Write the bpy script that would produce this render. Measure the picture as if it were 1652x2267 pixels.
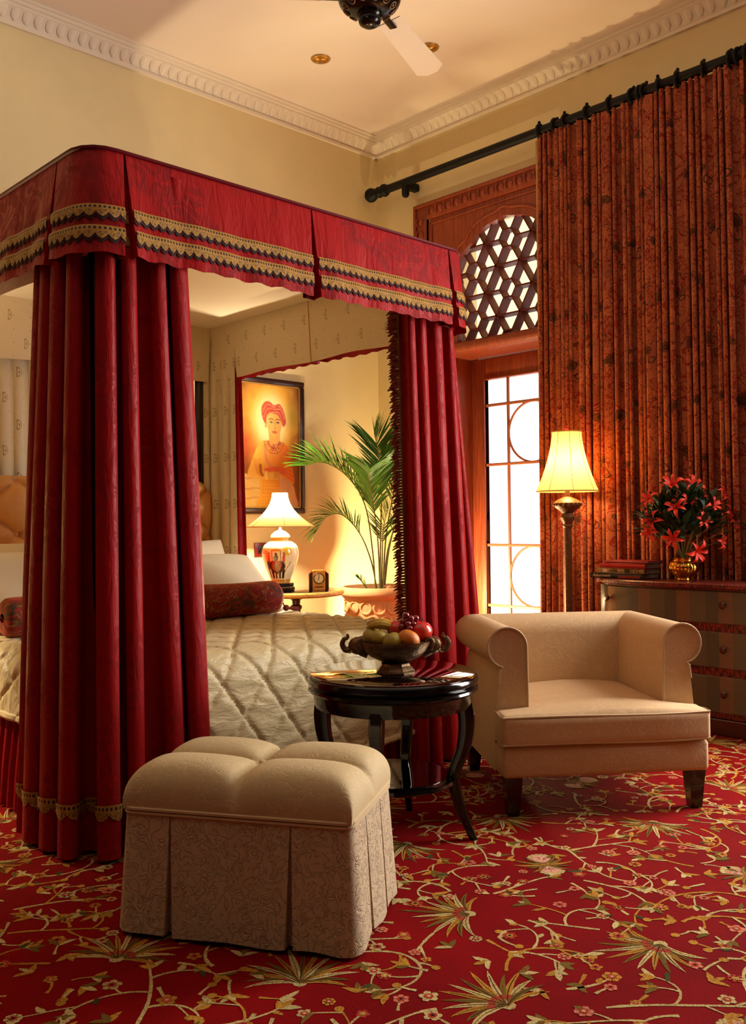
import bpy, bmesh, math, random
import numpy as np
from mathutils import Vector, Matrix

# ---------------------------------------------------------------- camera, world, light, exposure
scene = bpy.context.scene
for _o in list(bpy.data.objects):
    bpy.data.objects.remove(_o, do_unlink=True)
COL = scene.collection
PI = math.pi

CAM_H = 1.15
YAW, PITCH, ROLL, FPX = 0.76384915, 0.01065188, -0.01081102, 2047.1
_F = Vector((math.sin(YAW) * math.cos(PITCH), math.cos(YAW) * math.cos(PITCH), math.sin(PITCH)))
_r0 = Vector((math.cos(YAW), -math.sin(YAW), 0))
_u0 = _r0.cross(_F)
_r = _r0 * math.cos(ROLL) + _u0 * math.sin(ROLL)
_u = _u0 * math.cos(ROLL) - _r0 * math.sin(ROLL)
cam_data = bpy.data.cameras.new('camera')
cam_data.sensor_fit = 'HORIZONTAL'
cam_data.sensor_width = 36.0
cam_data.lens = FPX * 36.0 / 1652.0
cam_data.clip_start = 0.05
cam = bpy.data.objects.new('camera', cam_data)
cam.matrix_world = Matrix(((_r.x, _u.x, -_F.x, 0), (_r.y, _u.y, -_F.y, 0), (_r.z, _u.z, -_F.z, CAM_H), (0, 0, 0, 1)))
COL.objects.link(cam)
scene.camera = cam

world = bpy.data.worlds.new('daylight')
world.use_nodes = True
_bg = world.node_tree.nodes['Background']
_bg.inputs[0].default_value = (1.0, 0.96, 0.90, 1)
_bg.inputs[1].default_value = 3.0
scene.world = world

vs = scene.view_settings
vs.view_transform = 'Standard'
vs.look = 'None'
vs.exposure = 0.0
vs.gamma = 1.0
vs.use_curve_mapping = False
scene.cycles.use_denoising = True
scene.cycles.max_bounces = 8
scene.cycles.diffuse_bounces = 5
scene.cycles.transparent_max_bounces = 16
scene.cycles.caustics_reflective = False
scene.cycles.caustics_refractive = False
scene.cycles.sample_clamp_indirect = 6.0


def area_light(name, loc, direction, sx, sy, power, color, spread=PI):
    d = bpy.data.lights.new(name, 'AREA')
    d.shape = 'RECTANGLE'; d.size = sx; d.size_y = sy
    d.energy = power; d.color = color; d.spread = spread
    o = bpy.data.objects.new(name, d)
    o.location = loc
    o.rotation_euler = Vector(direction).to_track_quat('-Z', 'Y').to_euler()
    COL.objects.link(o)
    return o


def point_light(name, loc, power, color, radius=0.04, parent=None):
    d = bpy.data.lights.new(name, 'POINT')
    d.energy = power; d.color = color; d.shadow_soft_size = radius
    o = bpy.data.objects.new(name, d)
    o.location = loc
    COL.objects.link(o)
    if parent: o.parent = parent
    return o


WARM = (1.0, 0.62, 0.27)
# daylight entering by the tall uncurtained window farther along the window wall
area_light('window_daylight', (5.25, 0.85, 1.75), (-1, 0.08, -0.25), 1.35, 2.5, 240, (1.0, 0.95, 0.90))
# added fill washing the ceiling from out of view, no lamp stands there
area_light('ceiling_wash_fill', (0.1, 2.3, 2.75), (0.25, 0.15, 1.0), 0.5, 0.5, 20, (1.0, 0.91, 0.80), math.radians(150))

# ---------------------------------------------------------------- helpers


def lin(*c):
    if len(c) == 1: c = c[0]
    out = []
    for x in c:
        x = x / 255.0
        out.append(x / 12.92 if x <= 0.04045 else ((x + 0.055) / 1.055) ** 2.4)
    return tuple(out)


class E:
    """a float socket that can be used in arithmetic: builds math nodes"""
    def __init__(s, nt, sock): s.nt = nt; s.k = sock
    def _op(s, op, a, b=None, c=None):
        n = s.nt.nodes.new('ShaderNodeMath'); n.operation = op
        for i, x in enumerate((a, b, c)):
            if x is None: continue
            if isinstance(x, E): s.nt.links.new(x.k, n.inputs[i])
            else: n.inputs[i].default_value = float(x)
        return E(s.nt, n.outputs[0])
    def __add__(s, o): return s._op('ADD', s, o)
    __radd__ = __add__
    def __sub__(s, o): return s._op('SUBTRACT', s, o)
    def __rsub__(s, o): return s._op('SUBTRACT', o, s)
    def __mul__(s, o): return s._op('MULTIPLY', s, o)
    __rmul__ = __mul__
    def __truediv__(s, o): return s._op('DIVIDE', s, o)
    def abs(s): return s._op('ABSOLUTE', s)
    def sin(s): return s._op('SINE', s)
    def floor(s): return s._op('FLOOR', s)
    def frac(s): return s._op('FRACT', s)
    def sqrt(s): return s._op('SQRT', s)
    def mod(s, o): return s._op('FLOORED_MODULO', s, o)
    def lt(s, o): return s._op('LESS_THAN', s, o)
    def gt(s, o): return s._op('GREATER_THAN', s, o)
    def min(s, o): return s._op('MINIMUM', s, o)
    def max(s, o): return s._op('MAXIMUM', s, o)
    def pow(s, o): return s._op('POWER', s, o)
    def smooth(s, a, b):
        n = s.nt.nodes.new('ShaderNodeMapRange'); n.interpolation_type = 'SMOOTHSTEP'
        s.nt.links.new(s.k, n.inputs[0]); n.inputs[1].default_value = a; n.inputs[2].default_value = b
        return E(s.nt, n.outputs[0])


class Shader:
    """a material with a principled node and a few shortcuts"""
    def __init__(s, name, color, rough=0.5, metal=0.0, spec=0.5, sheen=0.0, sheen_tint=None, coat=0.0):
        s.m = bpy.data.materials.new(name); s.m.use_nodes = True
        s.nt = s.m.node_tree
        s.b = s.nt.nodes['Principled BSDF']
        s.out = s.nt.nodes['Material Output']
        s.col = lin(color) if max(color) > 1.0 else tuple(color)
        s.b.inputs['Base Color'].default_value = (*s.col, 1)
        s.b.inputs['Roughness'].default_value = rough
        s.b.inputs['Metallic'].default_value = metal
        s.b.inputs['Specular IOR Level'].default_value = spec
        s.b.inputs['Sheen Weight'].default_value = sheen
        s.b.inputs['Coat Weight'].default_value = coat
        s.b.inputs['Coat Roughness'].default_value = 0.05
        if sheen_tint: s.b.inputs['Sheen Tint'].default_value = (*lin(sheen_tint), 1)
        s._bump = None
    def node(s, t, **kw):
        n = s.nt.nodes.new(t)
        for k, v in kw.items(): setattr(n, k, v)
        return n
    def coord(s, which='Object', scale=(1, 1, 1), rot=(0, 0, 0)):
        tc = s.node('ShaderNodeTexCoord')
        mp = s.node('ShaderNodeMapping')
        mp.inputs['Scale'].default_value = scale
        mp.inputs['Rotation'].default_value = rot
        s.nt.links.new(tc.outputs[which], mp.inputs[0])
        return mp.outputs[0]
    def xyz(s, vec):
        n = s.node('ShaderNodeSeparateXYZ'); s.nt.links.new(vec, n.inputs[0])
        return [E(s.nt, n.outputs[i]) for i in range(3)]
    def combine(s, x, y, z=0.0):
        n = s.node('ShaderNodeCombineXYZ')
        for i, q in enumerate((x, y, z)):
            if isinstance(q, E): s.nt.links.new(q.k, n.inputs[i])
            else: n.inputs[i].default_value = q
        return n.outputs[0]
    def noise(s, vec, scale=5, detail=2, rough=0.5, dist=0.0):
        n = s.node('ShaderNodeTexNoise'); s.nt.links.new(vec, n.inputs['Vector'])
        n.inputs['Scale'].default_value = scale; n.inputs['Detail'].default_value = detail
        n.inputs['Roughness'].default_value = rough; n.inputs['Distortion'].default_value = dist
        return E(s.nt, n.outputs[0])
    def voronoi(s, vec, scale=5, feature='F1', rand=1.0):
        n = s.node('ShaderNodeTexVoronoi', feature=feature); s.nt.links.new(vec, n.inputs['Vector'])
        n.inputs['Scale'].default_value = scale; n.inputs['Randomness'].default_value = rand
        return E(s.nt, n.outputs[0])
    def mix(s, fac, a, b):
        n = s.node('ShaderNodeMix', data_type='RGBA')
        if isinstance(fac, E): s.nt.links.new(fac.k, n.inputs[0])
        else: n.inputs[0].default_value = fac
        for i, c in ((6, a), (7, b)):
            if isinstance(c, tuple): n.inputs[i].default_value = (*(lin(c) if max(c) > 1.0 else c), 1)
            else: s.nt.links.new(c, n.inputs[i])
        return n.outputs[2]
    def base(s, sock): s.nt.links.new(sock, s.b.inputs['Base Color'])
    def rough(s, e): s.nt.links.new(e.k, s.b.inputs['Roughness'])
    def bump(s, e, strength=0.3, dist=0.01):
        n = s.node('ShaderNodeBump'); n.inputs['Strength'].default_value = strength
        n.inputs['Distance'].default_value = dist
        s.nt.links.new(e.k, n.inputs['Height'])
        if s._bump: s.nt.links.new(s._bump, n.inputs['Normal'])
        s._bump = n.outputs[0]
        s.nt.links.new(n.outputs[0], s.b.inputs['Normal'])
    def attr(s, name='Col'):
        n = s.node('ShaderNodeAttribute', attribute_name=name)
        return n.outputs[0]


class MB:
    """collects geometry for ONE mesh object"""
    def __init__(s): s.v = []; s.f = []; s.uv = {}; s.col = {}; s.mi = []
    def n(s): return len(s.v)
    def verts(s, pts): i = len(s.v); s.v.extend([tuple(map(float, p)) for p in pts]); return i
    def face(s, *idx): s.f.append(tuple(idx))
    def grid(s, A, closeu=False, closev=False, uv=None, col=None, flip=False):
        A = np.asarray(A, dtype=float); nu, nv = A.shape[:2]
        o = s.verts(A.reshape(-1, 3))
        if uv is not None:
            for k, q in enumerate(np.asarray(uv).reshape(-1, 2)): s.uv[o + k] = (float(q[0]), float(q[1]))
        if col is not None:
            for k, q in enumerate(np.asarray(col).reshape(-1, 3)): s.col[o + k] = tuple(map(float, q))
        for i in range(nu if closeu else nu - 1):
            for j in range(nv if closev else nv - 1):
                a = o + i * nv + j; b = o + ((i + 1) % nu) * nv + j
                c = o + ((i + 1) % nu) * nv + (j + 1) % nv; d = o + i * nv + (j + 1) % nv
                s.f.append((a, d, c, b) if flip else (a, b, c, d))
        return o
    def lathe(s, prof, n=32, cx=0, cy=0, cap=True, col=None):
        A = [[(cx + r * math.cos(2 * PI * k / n), cy + r * math.sin(2 * PI * k / n), z) for k in range(n)] for r, z in prof]
        o = s.grid(A, closev=True, flip=True)
        m = len(prof)
        if cap:
            if prof[0][0] > 1e-4: s.f.append(tuple(o + k for k in range(n))[::-1])
            if prof[-1][0] > 1e-4: s.f.append(tuple(o + (m - 1) * n + k for k in range(n)))
        return s
    def box(s, x0, x1, y0, y1, z0, z1):
        o = s.verts([(x, y, z) for z in (z0, z1) for y in (y0, y1) for x in (x0, x1)])
        for q in ((0, 2, 3, 1), (4, 5, 7, 6), (0, 1, 5, 4), (2, 6, 7, 3), (0, 4, 6, 2), (1, 3, 7, 5)):
            s.f.append(tuple(o + i for i in q))
        return s
    def rbox(s, x0, x1, y0, y1, z0, z1, b=0.01, seg=2):
        bm = bmesh.new(); bmesh.ops.create_cube(bm, size=1)
        for v in bm.verts:
            v.co = Vector(((x0 + x1) / 2 + v.co.x * (x1 - x0), (y0 + y1) / 2 + v.co.y * (y1 - y0), (z0 + z1) / 2 + v.co.z * (z1 - z0)))
        b = min(b, 0.49 * min(x1 - x0, y1 - y0, z1 - z0))
        bmesh.ops.bevel(bm, geom=bm.edges[:], offset=b, segments=seg, profile=0.5, affect='EDGES')
        s.addbm(bm); return s
    def addbm(s, bm):
        bm.verts.ensure_lookup_table(); bm.verts.index_update()
        o = s.verts([v.co for v in bm.verts])
        for f in bm.faces: s.f.append(tuple(o + v.index for v in f.verts))
        bm.free()
    def tube(s, pts, rad, n=8, closed=False, caps=True, squash=1.0):
        P = [Vector(p) for p in pts]; m = len(P)
        if not hasattr(rad, '__len__'): rad = [rad] * m
        rings = []; up = None
        for i in range(m):
            a = P[(i - 1) % m] if (closed or i > 0) else P[i]
            b = P[(i + 1) % m] if (closed or i < m - 1) else P[i]
            t = (b - a).normalized() if (b - a).length > 1e-9 else Vector((0, 0, 1))
            if up is None:
                up = Vector((0, 0, 1)) if abs(t.z) < 0.9 else Vector((1, 0, 0))
            x = (up - t * up.dot(t))
            if x.length < 1e-6: x = t.orthogonal()
            x.normalize(); y = t.cross(x); up = x
            rings.append([P[i] + (x * math.cos(2 * PI * k / n) + y * math.sin(2 * PI * k / n) * squash) * rad[i] for k in range(n)])
        o = s.grid(np.array([[list(q) for q in r] for r in rings]), closeu=closed, closev=True)
        if caps and not closed:
            s.f.append(tuple(o + k for k in range(n))); s.f.append(tuple(o + (m - 1) * n + k for k in range(n))[::-1])
        return s
    def prism(s, poly, d0, d1, axis=2):
        """extrude a 2D polygon along an axis"""
        def mk(p, d):
            return (p[0], p[1], d) if axis == 2 else ((d, p[0], p[1]) if axis == 0 else (p[0], d, p[1]))
        n = len(poly)
        o = s.verts([mk(p, d0) for p in poly] + [mk(p, d1) for p in poly])
        s.f.append(tuple(o + k for k in range(n))[::-1]); s.f.append(tuple(o + n + k for k in range(n)))
        for k in range(n): s.f.append((o + k, o + (k + 1) % n, o + n + (k + 1) % n, o + n + k))
        return s
    def sphere(s, c, r, nu=12, nv=18, sc=(1, 1, 1), fn=None):
        A = []
        for i in range(nu + 1):
            th = PI * i / nu; row = []
            for k in range(nv):
                ph = 2 * PI * k / nv
                q = [math.sin(th) * math.cos(ph), math.sin(th) * math.sin(ph), -math.cos(th)]
                rr = r * (fn(th, ph) if fn else 1)
                row.append((c[0] + q[0] * rr * sc[0], c[1] + q[1] * rr * sc[1], c[2] + q[2] * rr * sc[2]))
            A.append(row)
        s.grid(A, closev=True, flip=True); return s
    def xf(s, M, start=0):
        for i in range(start, len(s.v)): s.v[i] = tuple(M @ Vector(s.v[i]))
        return s
    def build(s, name, m, parent=None, smooth=True, angle=40, loc=None, rot=None):
        me = bpy.data.meshes.new(name); me.from_pydata(s.v, [], s.f)
        bm = bmesh.new(); bm.from_mesh(me)
        if not s.uv and not s.col: bmesh.ops.remove_doubles(bm, verts=bm.verts, dist=1e-5)
        bmesh.ops.recalc_face_normals(bm, faces=bm.faces); bm.to_mesh(me); bm.free()
        if s.uv:
            lay = me.uv_layers.new(name='UVMap')
            vi = np.empty(len(me.loops), dtype=np.int32); me.loops.foreach_get('vertex_index', vi)
            arr = np.zeros((len(s.v), 2), dtype=np.float32)
            for k, q in s.uv.items(): arr[k] = q
            lay.data.foreach_set('uv', arr[vi].ravel())
        if s.col:
            ca = me.color_attributes.new('Col', 'FLOAT_COLOR', 'POINT')
            arr = np.ones((len(s.v), 4), dtype=np.float32)
            for k, q in s.col.items(): arr[k, :3] = q
            ca.data.foreach_set('color', arr.ravel())
        if isinstance(m, (list, tuple)):
            for q in m: me.materials.append(q)
        elif m is not None: me.materials.append(m)
        if smooth:
            me.shade_smooth()
            me.set_sharp_from_angle(angle=math.radians(angle))
        o = bpy.data.objects.new(name, me); COL.objects.link(o)
        if parent is not None: o.parent = parent
        if loc is not None: o.location = loc
        if rot is not None: o.rotation_euler = rot
        return o


def tag(o, label=None, cat=None, group=None, kind=None):
    if label: o['label'] = label
    if cat: o['category'] = cat
    if group: o['group'] = group
    if kind: o['kind'] = kind
    return o


def thing(name, label, cat, loc=(0, 0, 0), rotz=0.0, group=None, kind=None):
    o = bpy.data.objects.new(name, None); COL.objects.link(o)
    o.empty_display_size = 0.05
    o.location = loc; o.rotation_euler = (0, 0, rotz)
    return tag(o, label, cat, group, kind)


def clone(o, parent=None, loc=None, rot=None, scale=None):
    c = o.copy(); COL.objects.link(c)
    if parent is not None: c.parent = parent
    if loc is not None: c.location = loc
    if rot is not None: c.rotation_euler = rot
    if scale is not None: c.scale = scale
    return c


def spline(pts, n=20, closed=False):
    """catmull-rom through points"""
    P = [np.array(p, float) for p in pts]; m = len(P); out = []
    segs = m if closed else m - 1
    for i in range(segs):
        if closed: p0, p1, p2, p3 = P[(i - 1) % m], P[i], P[(i + 1) % m], P[(i + 2) % m]
        else: p0, p1, p2, p3 = P[max(i - 1, 0)], P[i], P[i + 1], P[min(i + 2, m - 1)]
        for k in range(n):
            t = k / n
            out.append(0.5 * ((2 * p1) + (-p0 + p2) * t + (2 * p0 - 5 * p1 + 4 * p2 - p3) * t * t + (-p0 + 3 * p1 - 3 * p2 + p3) * t ** 3))
    if not closed: out.append(P[-1])
    return [tuple(map(float, q)) for q in out]


class Path2:
    """arc-length parametrised polyline in plan"""
    def __init__(s, pts):
        s.P = np.array(pts, float); d = np.hypot(*np.diff(s.P, axis=0).T)
        s.S = np.concatenate([[0], np.cumsum(d)]); s.L = s.S[-1]
    def at(s, q):
        q = np.clip(np.asarray(q, float), 0, s.L)
        return np.stack([np.interp(q, s.S, s.P[:, 0]), np.interp(q, s.S, s.P[:, 1])], -1)
    def tan(s, q, e=0.015):
        t = s.at(np.asarray(q) + e) - s.at(np.asarray(q) - e)
        return t / np.maximum(np.linalg.norm(t, axis=-1, keepdims=True), 1e-9)


def drape(top, bot, z1, z0, nfold, amp1, amp0, seed=1, nz=40, per=12, omega=0.35, warp=0.35, gather=0.0, sag=None):
    """pleated cloth hanging from plan path top to plan path bot -> grid and uv"""
    rg = np.random.RandomState(seed)
    ns = int(nfold * per) + 1
    q = np.linspace(0, 1, ns)
    k = rg.uniform(-1, 1, nfold + 3); w = np.interp(q * (nfold + 1), np.arange(nfold + 3), k)
    ph = 2 * PI * (nfold * q + warp * w)
    av = np.interp(q * (nfold + 1), np.arange(nfold + 3), rg.uniform(0.65, 1.2, nfold + 3))
    ph2 = np.interp(q * (nfold + 1), np.arange(nfold + 3), rg.uniform(-1, 1, nfold + 3))
    a, b = Path2(top), Path2(bot)
    A = np.zeros((nz, ns, 3)); UV = np.zeros((nz, ns, 2))
    for i in range(nz):
        t = i / (nz - 1)
        pa, pb = a.at(q * a.L), b.at(q * b.L)
        ta, tb = a.tan(q * a.L), b.tan(q * b.L)
        p = pa * (1 - t) + pb * t
        tt = ta * (1 - t) + tb * t
        tt /= np.linalg.norm(tt, axis=-1, keepdims=True)
        nn = np.stack([tt[:, 1], -tt[:, 0]], -1)
        am = (amp1 + (amp0 - amp1) * min(1, t * 1.6 + 0.0)) * av
        phz = ph + 0.8 * t * ph2
        off = am * np.sin(phz)
        if gather: off = off + gather * math.exp(-t * 22) * np.sin(phz * 2.3 + 1)
        tang = -omega * am * np.sin(2 * phz)
        xy = p + nn * off[:, None] + tt * tang[:, None]
        A[i, :, :2] = xy
        A[i, :, 2] = z1 + (z0 - z1) * t + (sag(q) * t if sag is not None else 0)
        if i == nz // 2:
            dl = np.concatenate([[0], np.cumsum(np.hypot(*np.diff(xy, axis=0).T))])
    for i in range(nz):
        UV[i, :, 0] = dl; UV[i, :, 1] = A[i, :, 2]
    return A, UV
# ---------------------------------------------------------------- materials
M = {}


def simple(key, color, rough=0.5, metal=0.0, spec=0.5, coat=0.0, sheen=0.0, grain=0.0, gscale=30.0, bump=0.0):
    s = Shader(key, color, rough, metal, spec, sheen, None, coat)
    if grain or bump:
        v = s.coord('Object')
        n = s.noise(v, gscale, 3, 0.6)
        if grain:
            c = s.col
            s.base(s.mix(n.smooth(0.25, 0.75), tuple(q * (1 - grain) for q in c), tuple(min(1, q * (1 + grain)) for q in c)))
        if bump: s.bump(n, bump, 0.004)
    M[key] = s.m
    return s


simple('wall_paint', (226, 210, 160), 0.85, grain=0.03, gscale=3, bump=0.05)
simple('ceiling_paint', (238, 226, 208), 0.9, grain=0.02, gscale=2)
simple('cornice_paint', (232, 220, 196), 0.8)
simple('exterior_plaster', (232, 214, 172), 0.9, grain=0.05, gscale=4)
simple('exterior_floor', (214, 204, 190), 0.9)
simple('black_iron', (9, 9, 10), 0.55, spec=0.25)
simple('dark_wood', (22, 11, 8), 0.25, spec=0.5, coat=0.3, grain=0.3, gscale=18)
simple('lacquer', (5, 5, 5), 0.12, spec=0.4, coat=0.25)
simple('brass', (196, 142, 62), 0.22, metal=1.0)
simple('antique_silver', (112, 86, 58), 0.38, metal=0.85, grain=0.4, gscale=60, bump=0.6)
simple('gold_lamp', (104, 72, 42), 0.5, metal=0.35, grain=0.35, gscale=50, bump=0.4)
simple('fan_metal', (20, 15, 12), 0.22, metal=0.5)
simple('fan_blade', (222, 205, 180), 0.5)
simple('terracotta', (226, 172, 122), 0.85, grain=0.08, gscale=20, bump=0.15)
simple('soil', (70, 46, 30), 1.0, grain=0.4, gscale=60, bump=0.8)
simple('black_trim', (46, 6, 9), 0.9)
simple('cord', (96, 62, 26), 0.6, metal=0.2)
simple('cream_sheet', (236, 224, 192), 0.7, sheen=0.2)
simple('mattress_ticking', (222, 208, 180), 0.9)
simple('clock_wood', (226, 150, 58), 0.35, grain=0.2, gscale=40)
simple('clock_dark', (58, 22, 16), 0.3)
simple('clock_dial', (238, 214, 150), 0.4)
simple('ink', (24, 16, 12), 0.6)
simple('page_edge', (120, 92, 70), 0.9, grain=0.2, gscale=200)
simple('book_red', (170, 22, 26), 0.45)
simple('book_crimson', (132, 20, 22), 0.45)
simple('book_black', (16, 12, 12), 0.4)
simple('book_tan', (168, 138, 86), 0.6, grain=0.5, gscale=45)
simple('lettering_cream', (222, 206, 170), 0.7)
simple('switch_plate', (108, 22, 20), 0.3)
simple('switch_black', (20, 14, 14), 0.35)
simple('white_metal', (225, 222, 214), 0.35)
simple('painting_frame', (44, 20, 15), 0.3, coat=0.3, grain=0.3)
simple('gilt', (190, 150, 80), 0.4, metal=0.7)
simple('lily', (228, 52, 24), 0.55, grain=0.15, gscale=60)
simple('lily_stamen', (120, 50, 20), 0.7)
simple('leaf_dark', (22, 50, 18), 0.5, grain=0.4, gscale=30)
simple('palm_leaf', (62, 124, 30), 0.45, grain=0.3, gscale=12)
simple('palm_stem', (116, 112, 52), 0.5, grain=0.2, gscale=30)
simple('banana', (176, 140, 44), 0.5, grain=0.25, gscale=22)
simple('apple_green', (156, 138, 50), 0.4, grain=0.3, gscale=14)
simple('orange_fruit', (206, 116, 26), 0.5, grain=0.1, gscale=14, bump=0.3)
simple('grape', (128, 14, 30), 0.15, coat=0.5)
simple('fruit_stem', (50, 34, 18), 0.8)
simple('tassel', (112, 40, 24), 0.9, grain=0.4, gscale=80)
simple('lamp_base_black', (14, 12, 12), 0.25, coat=0.4)
simple('table_rim', (212, 160, 84), 0.4, metal=0.25, grain=0.3, gscale=60, bump=0.5)
simple('table_turned', (52, 26, 15), 0.3, coat=0.2)
simple('dresser_dark', (64, 22, 16), 0.3, coat=0.3)
simple('low_bounce_wall', (86, 50, 32), 0.5, grain=0.2, gscale=8)  # made-up dark finish for the unseen walls, keeps bounce light low
simple('skirting', (196, 160, 112), 0.5)
simple('downlight_ring', (206, 164, 96), 0.35, metal=0.7)
simple('downlight_reflector', (214, 160, 74), 0.25, metal=0.9)

s = simple('apple_red', (206, 48, 32), 0.28, spec=0.5, coat=0.3)
v = s.coord('Object'); s.base(s.mix(s.noise(v, 14, 4).smooth(0.55, 0.85), (204, 34, 28), (226, 130, 62)))

# mirror-like glass sheet over lacquer
s = Shader('table_glass', (6, 5, 5), 0.03, 0, 1.0, coat=1.0); s.b.inputs['Coat Roughness'].default_value = 0.01
s.b.inputs['IOR'].default_value = 1.75
M['table_glass'] = s.m

# window glass: almost clear with a faint reflection
s = Shader('window_glass', (255, 255, 255), 0.02)
tr = s.node('ShaderNodeBsdfTransparent'); gl = s.node('ShaderNodeBsdfGlossy'); gl.inputs['Roughness'].default_value = 0.02
mx = s.node('ShaderNodeMixShader'); mx.inputs[0].default_value = 0.06
s.nt.links.new(tr.outputs[0], mx.inputs[1]); s.nt.links.new(gl.outputs[0], mx.inputs[2]); s.nt.links.new(mx.outputs[0], s.out.inputs[0])
M['window_glass'] = s.m


def lamp_shade(key, color, emit, estr):
    s = Shader(key, color, 0.9)
    tl = s.node('ShaderNodeBsdfTranslucent'); tl.inputs[0].default_value = (*lin(color), 1)
    df = s.node('ShaderNodeBsdfDiffuse'); df.inputs[0].default_value = (*lin(color), 1)
    em = s.node('ShaderNodeEmission'); em.inputs[0].default_value = (*lin(emit), 1); em.inputs[1].default_value = estr
    m1 = s.node('ShaderNodeMixShader'); m1.inputs[0].default_value = 0.6
    s.nt.links.new(df.outputs[0], m1.inputs[1]); s.nt.links.new(tl.outputs[0], m1.inputs[2])
    ad = s.node('ShaderNodeAddShader')
    s.nt.links.new(m1.outputs[0], ad.inputs[0]); s.nt.links.new(em.outputs[0], ad.inputs[1]); s.nt.links.new(ad.outputs[0], s.out.inputs[0])
    M[key] = s.m


lamp_shade('shade_floor', (226, 190, 112), (255, 214, 120), 0.38)
lamp_shade('shade_table', (236, 204, 130), (255, 224, 150), 0.3)
simple('shade_rib', (206, 160, 84), 0.8)


def velvet(key, dark, light, rough=0.5, sheen=0.35, scale=9.0, bumps=0.25):
    """silk damask: tone on tone leaves, slight creases"""
    s = Shader(key, dark, rough, 0, 0.15, sheen, tuple(min(255, q + 40) for q in light))
    v = s.coord('UV', (1, 1, 1))
    n = s.noise(v, scale, 2, 0.5, 2.2)
    leaf = (n - 0.5).abs().smooth(0.02, 0.07)
    n2 = s.noise(v, scale * 0.45, 2, 0.5, 1.0).smooth(0.45, 0.6)
    pat = leaf * n2
    s.base(s.mix(pat, light, dark))
    s.rough(pat * 0.18 + (rough - 0.08))
    x, y, z = s.xyz(v)
    cr = s.noise(s.combine(x * 6.0, y * 1.3), 5, 3, 0.6, 0.6)
    s.bump(cr, bumps, 0.02)
    s.b.inputs['Sheen Weight'].default_value = 0.0
    M[key] = s.m
    return s


velvet('red_velvet', (132, 5, 7), (144, 7, 9), 0.55, 0.2)
velvet('red_silk', (126, 6, 8), (150, 11, 13), 0.5, 0.2, 7.0, 0.35)
velvet('maroon_silk', (78, 8, 14), (92, 10, 18), 0.5, 0.15)


# cream lining with small paisley sprigs
s = Shader('cream_lining', (214, 196, 158), 0.55, 0, 0.4, 0.2)
v = s.coord('UV', (1, 1, 1)); x, y, z = s.xyz(v)
row = (y / 0.15).floor(); cx_ = ((x / 0.19 + row * 0.5).frac() - 0.5) * 0.19; cy_ = ((y / 0.15).frac() - 0.5) * 0.15
bend = cx_ + cy_ * cy_ * 9.0 - 0.006
d = (bend * bend * 7.0 + cy_ * cy_).sqrt()
ring = (d - 0.026).abs().lt(0.0045).max(d.lt(0.010))
dots = (((x / 0.095 + 0.2).frac() - 0.5).abs().lt(0.04)) * (((y / 0.075 + 0.5).frac() - 0.5).abs().lt(0.05))
s.base(s.mix(ring.max(dots * 0.6) * 0.75, (226, 212, 178), (150, 124, 80)))
s.bump(s.noise(v, 11, 3, 0.6, 0.8), 0.35, 0.02)
M['cream_lining'] = s.m
simple('canopy_lining', (240, 232, 208), 0.7)

# gold lace braid
s = Shader('gold_braid', (196, 146, 52), 0.5, 0.35)
v = s.coord('UV', (1, 1, 1)); x, y, z = s.xyz(v)
# y runs 0 at the top of the band to 1 at the bottom, x is in metres
beads = ((x / 0.0125).frac() - 0.5).abs().lt(0.27) * y.gt(0.13) * y.lt(0.33)
lace = s.voronoi(s.combine(x * 1.0, y * 0.045), 95, 'DISTANCE_TO_EDGE').lt(0.10)
s.base(s.mix(beads.max((1.0 - lace) * y.gt(0.42) * 0.55), (168, 122, 44), (36, 8, 6)))
s.bump(s.noise(v, 240, 2), 0.4, 0.003)
M['gold_braid'] = s.m

# tufted upholstery leather of the headboard
simple('headboard_leather', (224, 166, 98), 0.42, spec=0.4, grain=0.05, gscale=8, bump=0.05)

# quilt
s = Shader('quilt_satin', (206, 188, 142), 0.45, 0, 0.4, 0.1)
v = s.coord('UV', (1, 1, 1)); x, y, z = s.xyz(v)
wr = s.noise(s.combine(x * 1.0, y * 3.2), 13, 3, 0.6, 0.6)
s.bump(wr, 0.42, 0.02)
M['quilt_satin'] = s.m

s = Shader('bolster_brocade', (110, 24, 20), 0.7, 0, 0.3, 0.5, (255, 120, 90))
v = s.coord('UV', (1, 1, 1))
n = s.noise(v, 9, 2, 0.5, 2.0); w = (n - 0.5).abs()
c1 = s.mix(w.smooth(0.0, 0.05), (150, 118, 54), (126, 26, 22))
c2 = s.mix(s.noise(v, 5, 2, 0.5, 1.0).smooth(0.5, 0.6), c1, (62, 50, 28))
s.base(s.mix(s.noise(v, 40, 2).smooth(0.55, 0.6), c2, (150, 34, 28)))
s.bump(s.noise(v, 60, 3), 0.3, 0.006)
M['bolster_brocade'] = s.m


def jacquard(key, c, rough, scale, amt, contrast=0.06):
    s = Shader(key, c, rough, 0, 0.25, 0.1, (255, 232, 200))
    v = s.coord('Object')
    n = s.noise(v, scale, 2, 0.5, 2.4)
    e = (n - 0.5).abs().smooth(0.0, 0.045)
    weave = s.noise(v, 380, 2)
    cc = s.col
    s.base(s.mix(e, tuple(q * (1 + contrast) for q in cc), tuple(q * (1 - contrast) for q in cc)))
    s.bump(e, amt, 0.004); s.bump(weave, 0.15, 0.002)
    M[key] = s.m


jacquard('chair_fabric', (202, 168, 126), 0.75, 13, 0.10)
jacquard('ottoman_top', (196, 174, 132), 0.7, 15, 0.2)
jacquard('ottoman_skirt', (192, 168, 136), 0.75, 22, 0.9, 0.03)
simple('welt', (192, 166, 126), 0.7)

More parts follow.
